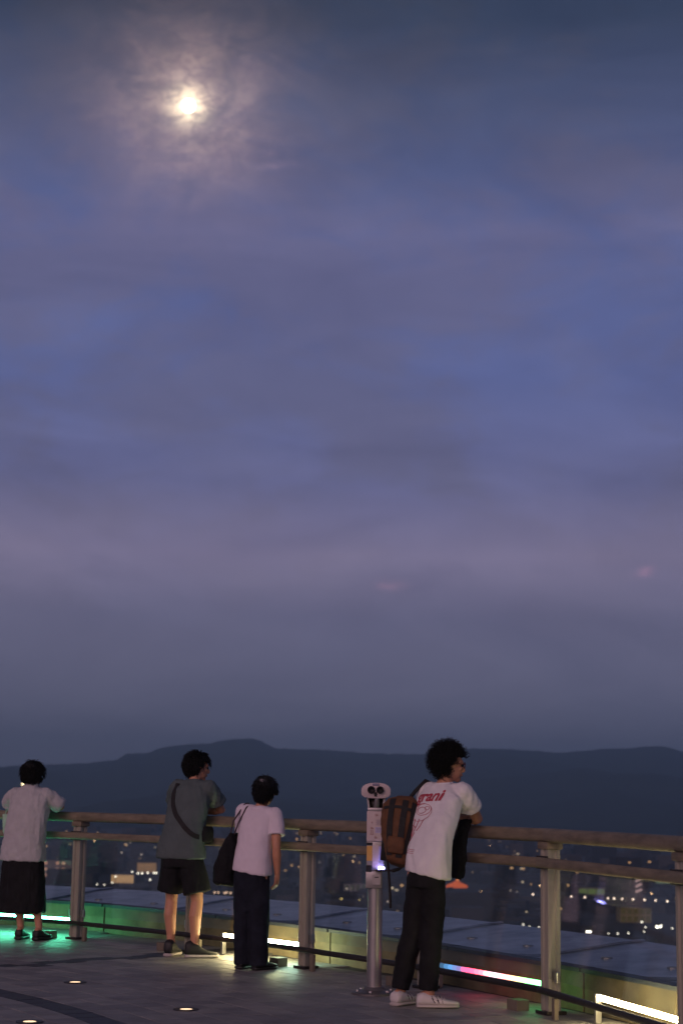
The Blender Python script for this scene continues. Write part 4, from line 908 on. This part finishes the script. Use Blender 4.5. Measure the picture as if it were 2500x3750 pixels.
nk = MB(); nk.loft([(-0.062, 0.105, 1.425, 0.078, 0.070), (-0.062, 0.105, 1.455, 0.070, 0.064), (-0.062, 0.108, 1.468, 0.068, 0.062)], 24, 2.0); nk.build('collar', M_LINEN, sh1, True)
mb = MB(); mb.loft([(-0.06, 0.0, 0.80, 0.17, 0.12), (-0.062, 0.0, 0.72, 0.195, 0.135), (-0.062, 0.0, 0.55, 0.212, 0.15), (-0.06, 0.0, 0.40, 0.222, 0.16), (-0.058, 0.0, 0.285, 0.228, 0.168), (-0.058, 0.0, 0.26, 0.228, 0.168)], 28, 2.3)
skm = remesh(mb, 0.009, 3, folds(61.0, 0.014, (10, 10, 1.5), 1.0)); link('skirt', skm, M_BLK, p1)
hair(p1, H1, (0.112, 0.112, 0.118), (0, -0.022, 0.016), 1000, 0.045, M_HAIR, 29, face=0.42, low=-0.72, wid=0.0024, shell=0.95)
mb = MB(); mb.ball(H1 @ V((0, -0.08, 0.07)), (0.062, 0.055, 0.05), 14); link('hair_bun', remesh(mb, 0.007, 1, folds(5, 0.006, (25, 25, 25))), M_HAIR, p1)
for pos, yw in (((-0.055, 0.0, 0.0), R(6)), ((0.14, 0.0, 0.0), R(-10))):
    u, T = shoe(p1, pos, yw, 0.25, 0.092, M_BSHOE, M_BSHOE, 0.012, name='sandal', sole=0.035)
gb = empty('tote_bag', (0, 0, 0), 0, 'pale cloth bag hanging between the left arm and side of the white-shirted person', 'bag'); gb.matrix_world = p1.matrix_basis @ Matrix.Translation((-0.36, 0.24, 1.0))
mb = MB(); mb.loft([(0.03, 0, -0.06, 0.07, 0.02), (0.01, 0, 0.0, 0.08, 0.03), (0, 0, 0.1, 0.078, 0.028), (-0.01, 0, 0.165, 0.07, 0.016)], 20, 2.8); link('bag_body', remesh(mb, 0.008, 2, folds(7, 0.006, (12, 12, 8))), mat('pale_green_cloth', (0.35, 0.55, 0.40), 0.9), gb)
for s_ in (-1, 1): MB().tube([(s_ * 0.05, 0, 0.16), (s_ * 0.04, 0, 0.215), (0.0, 0, 0.24)], 0.006, 6).build('handle', MATS['pale_green_cloth'], gb, True)

# ------------------------------------------------------------------ coin-operated viewer
vw = empty('binocular_viewer', (0.285, 12.30, 0), R(-3), 'silver coin-operated binocular viewer on a round pole with a pinkish instruction plate', 'viewer')
M_MET = mat('viewer_paint', (0.30, 0.285, 0.28), 0.38, metal=0.6, var=0.08, bump=0.05); M_PLATE = mat('pale_plate', (0.52, 0.43, 0.42), 0.5, var=0.05); M_RUB = mat('black_rubber', (0.01, 0.01, 0.011), 0.7)
M_INK = mat('grey_ink', (0.22, 0.20, 0.28), 0.7); M_INKR = mat('brown_ink', (0.30, 0.14, 0.12), 0.7)
def vpart(mb, nm, m_, par_=vw, **k): return mb.build(nm, m_, par_, **k)
base_ = MB().loft([(0, 0, 0.0, 0.165, 0.165), (0, 0, 0.012, 0.165, 0.165), (0, 0, 0.018, 0.15, 0.15), (0, 0, 0.03, 0.085, 0.085), (0, 0, 0.05, 0.07, 0.07)], 36, 2.0)
bo = vpart(base_, 'base_flange', mat('flange_metal', (0.16, 0.15, 0.15), 0.4, metal=0.6), auto=40)
for i in range(6):
    a = R(60 * i + 20); MB().loft([(0.125 * math.cos(a), 0.125 * math.sin(a), 0.012, 0.014, 0.014), (0.125 * math.cos(a), 0.125 * math.sin(a), 0.032, 0.013, 0.013)], 6, 2.0).build('bolt', M_STEEL, bo)
vpart(MB().loft([(0, 0, 0.03, 0.054, 0.054), (0, 0, 0.80, 0.054, 0.054)], 40, 2.0), 'pole', M_MET, auto=40)
vpart(MB().box((-0.008, -0.012, 0.80), (0.118, 0.125, 0.12), 0, 0.008), 'coin_box', M_MET, auto=40)
vpart(MB().box((0.012, -0.078, 0.80), (0.062, 0.008, 0.075), 0, 0.003), 'coin_door', mat('coin_steel', (0.30, 0.28, 0.27), 0.4, metal=0.7))
hs = vpart(MB().box((0.0, 0.0, 0.965), (0.128, 0.11, 0.21), 0, 0.008), 'housing', M_MET, auto=40)
# sticker panel: yellow patch, pale patch, black lock, blue-lit display
fy = -0.0575
MB().box((-0.042, fy, 0.985), (0.040, 0.003, 0.105)).build('yellow_sticker', mat('yellow_vinyl', (0.55, 0.30, 0.06), 0.5), hs)
MB().box((0.002, fy - 0.0005, 0.965), (0.046, 0.003, 0.16)).build('pale_sticker', M_PLATE, hs)
MB().box((0.043, fy - 0.001, 0.985), (0.036, 0.003, 0.10)).build('blue_glow_patch', mat('blue_glow_paint', (0.34, 0.34, 0.62), 0.4), hs)  # the display's blue glow on the housing, painted as this patch's colour
MB().box((-0.045, fy - 0.012, 0.878), (0.040, 0.028, 0.045), 0, 0.005).build('lock', M_RUB, hs)
MB().box((-0.042, fy - 0.001, 1.052), (0.042, 0.003, 0.022)).build('dark_sticker', M_RUB, hs)
ty = vpart(MB().box((0.07, -0.09, 0.868), (0.13, 0.07, 0.014), 0, 0.005), 'tray', M_RUB)
mb = MB(); mb.tube([(0.13, -0.085, 0.868), (0.17, -0.07, 0.878), (0.20, -0.05, 0.90)], [0.014, 0.012, 0.010], 8); mb.build('tray_arm', M_RUB, ty, True)
for x in (0.032, 0.058): MB().box((x, -0.105, 0.884), (0.021, 0.02, 0.018), 0, 0.004).build('display_light', emis('display_blue', (0.34, 0.32, 1.0), 26.0), ty)
MB().box((0.012, -0.083, 0.818), (0.028, 0.004, 0.006)).build('coin_slot', M_RUB, vw)
# instruction plate
pl = vpart(MB().box((0.0, -0.035, 1.178), (0.128, 0.06, 0.212), 0, 0.005), 'instruction_plate', M_PLATE, auto=40)
py = -0.0662
def mark(x, z, w_, h_, m_=M_INK): MB().box((x, py, z), (w_, 0.0012, h_)).build('printed_line', m_, pl)
for k in range(5): mark(0.026, 1.222 - 0.0085 * k, 0.046 - 0.006 * (k % 2), 0.0028)
for k in range(5): mark(0.026, 1.165 - 0.0070 * k, 0.050 - 0.005 * (k % 3), 0.0030)
MB().box((0.026, py + 0.0003, 1.151), (0.056, 0.001, 0.042)).build('blue_panel', mat('lilac_print', (0.46, 0.42, 0.62), 0.6), pl)
def icon(pts, w_=0.0018): MB().tube([(x, py, z) for x, z in pts], w_, 4, False).build('pictogram', M_INKR, pl)
for cx, cz, rr_ in ((0.005, 1.258, 0.007), (-0.028, 1.165, 0.006), (0.0, 1.098, 0.006)):
    icon([(cx + rr_ * math.cos(a), cz + rr_ * math.sin(a)) for a in [2 * math.pi * i / 10 for i in range(11)]]); icon([(cx + 0.004, cz - 0.006), (cx + 0.014, cz - 0.002)])
icon([(-0.032, 1.152), (-0.034, 1.122)]); icon([(-0.022, 1.152), (-0.02, 1.122)]); icon([(-0.04, 1.12), (-0.014, 1.12)]); icon([(-0.033, 1.205), (-0.022, 1.21), (-0.024, 1.198)])
vpart(MB().loft([(0, 0.02, 1.305, 0.046, 0.035), (0, 0.03, 1.34, 0.05, 0.035), (0, 0.04, 1.39, 0.06, 0.05)], 20, 2.6), 'neck', M_DARK, smooth=True)
# yoke and head
vpart(MB().box((0, 0.0, 1.295), (0.12, 0.10, 0.028), 0, 0.006), 'turntable', M_MET, auto=40)
for s_ in (-1, 1):
    mb = MB(); mb.rings([[V((s_ * x, y, z)) for x, y in ((x0, -0.035), (x0 + 0.014, -0.035), (x0 + 0.014, 0.035), (x0, 0.035))] for x0, z in ((0.044, 1.30), (0.050, 1.35), (0.064, 1.43))]); vpart(mb, 'yoke_arm', M_MET)
vpart(MB().tube([(0.0, -0.02, 1.30), (0.006, -0.045, 1.34), (0.008, -0.055, 1.375)], [0.022, 0.02, 0.017], 12), 'focus_grip', M_MET, smooth=True)
mb = MB()
def oval(a, b, y, k=36, cz=1.432):
    out = []
    for j in range(k):
        t_ = 2 * math.pi * j / k; c, s_ = math.cos(t_), math.sin(t_); out.append(V((a * math.copysign(abs(c) ** 0.75, c), y, cz + b * math.copysign(abs(s_) ** 0.85, s_) - 0.012 * (c * c) * (1 if s_ < 0 else 0.2))))
    return out
mb.rings([oval(0.098, 0.050, 0.19), oval(0.103, 0.053, 0.17), oval(0.104, 0.054, -0.05), oval(0.100, 0.050, -0.07), oval(0.094, 0.045, -0.078)])
hd = vpart(mb, 'binocular_head', M_MET, auto=45)
mb = MB(); mb.rings([oval(0.106, 0.0555, -0.066), oval(0.106, 0.0555, -0.079), oval(0.098, 0.048, -0.083)]); mb.build('face_plate', M_PLATE, hd, auto=45)
for s_ in (-1, 1):
    mb = MB(); k = 24
    mb.rings([[V((s_ * 0.032 - 0.002 + r_ * math.cos(2 * math.pi * j / k), y, 1.437 + r_ * math.sin(2 * math.pi * j / k))) for j in range(k)] for r_, y in ((0.027, -0.08), (0.027, -0.105), (0.022, -0.112), (0.018, -0.108), (0.016, -0.09))])
    mb.build('eyepiece', M_RUB, hd, True)
    mb = MB(); mb.rings([[V((s_ * 0.045 + r_ * math.cos(2 * math.pi * j / k), y, 1.437 + r_ * math.sin(2 * math.pi * j / k))) for j in range(k)] for r_, y in ((0.040, 0.18), (0.040, 0.225), (0.034, 0.225), (0.030, 0.20))]); mb.build('objective', M_RUB, hd, True)
MB().box((-0.001, -0.086, 1.475), (0.05, 0.006, 0.016), 0, 0.002).build('coin_label', M_INK, hd)
MB().box((-0.002, -0.086, 1.405), (0.020, 0.008, 0.030), 0, 0.003).build('nose_notch', M_RUB, hd)
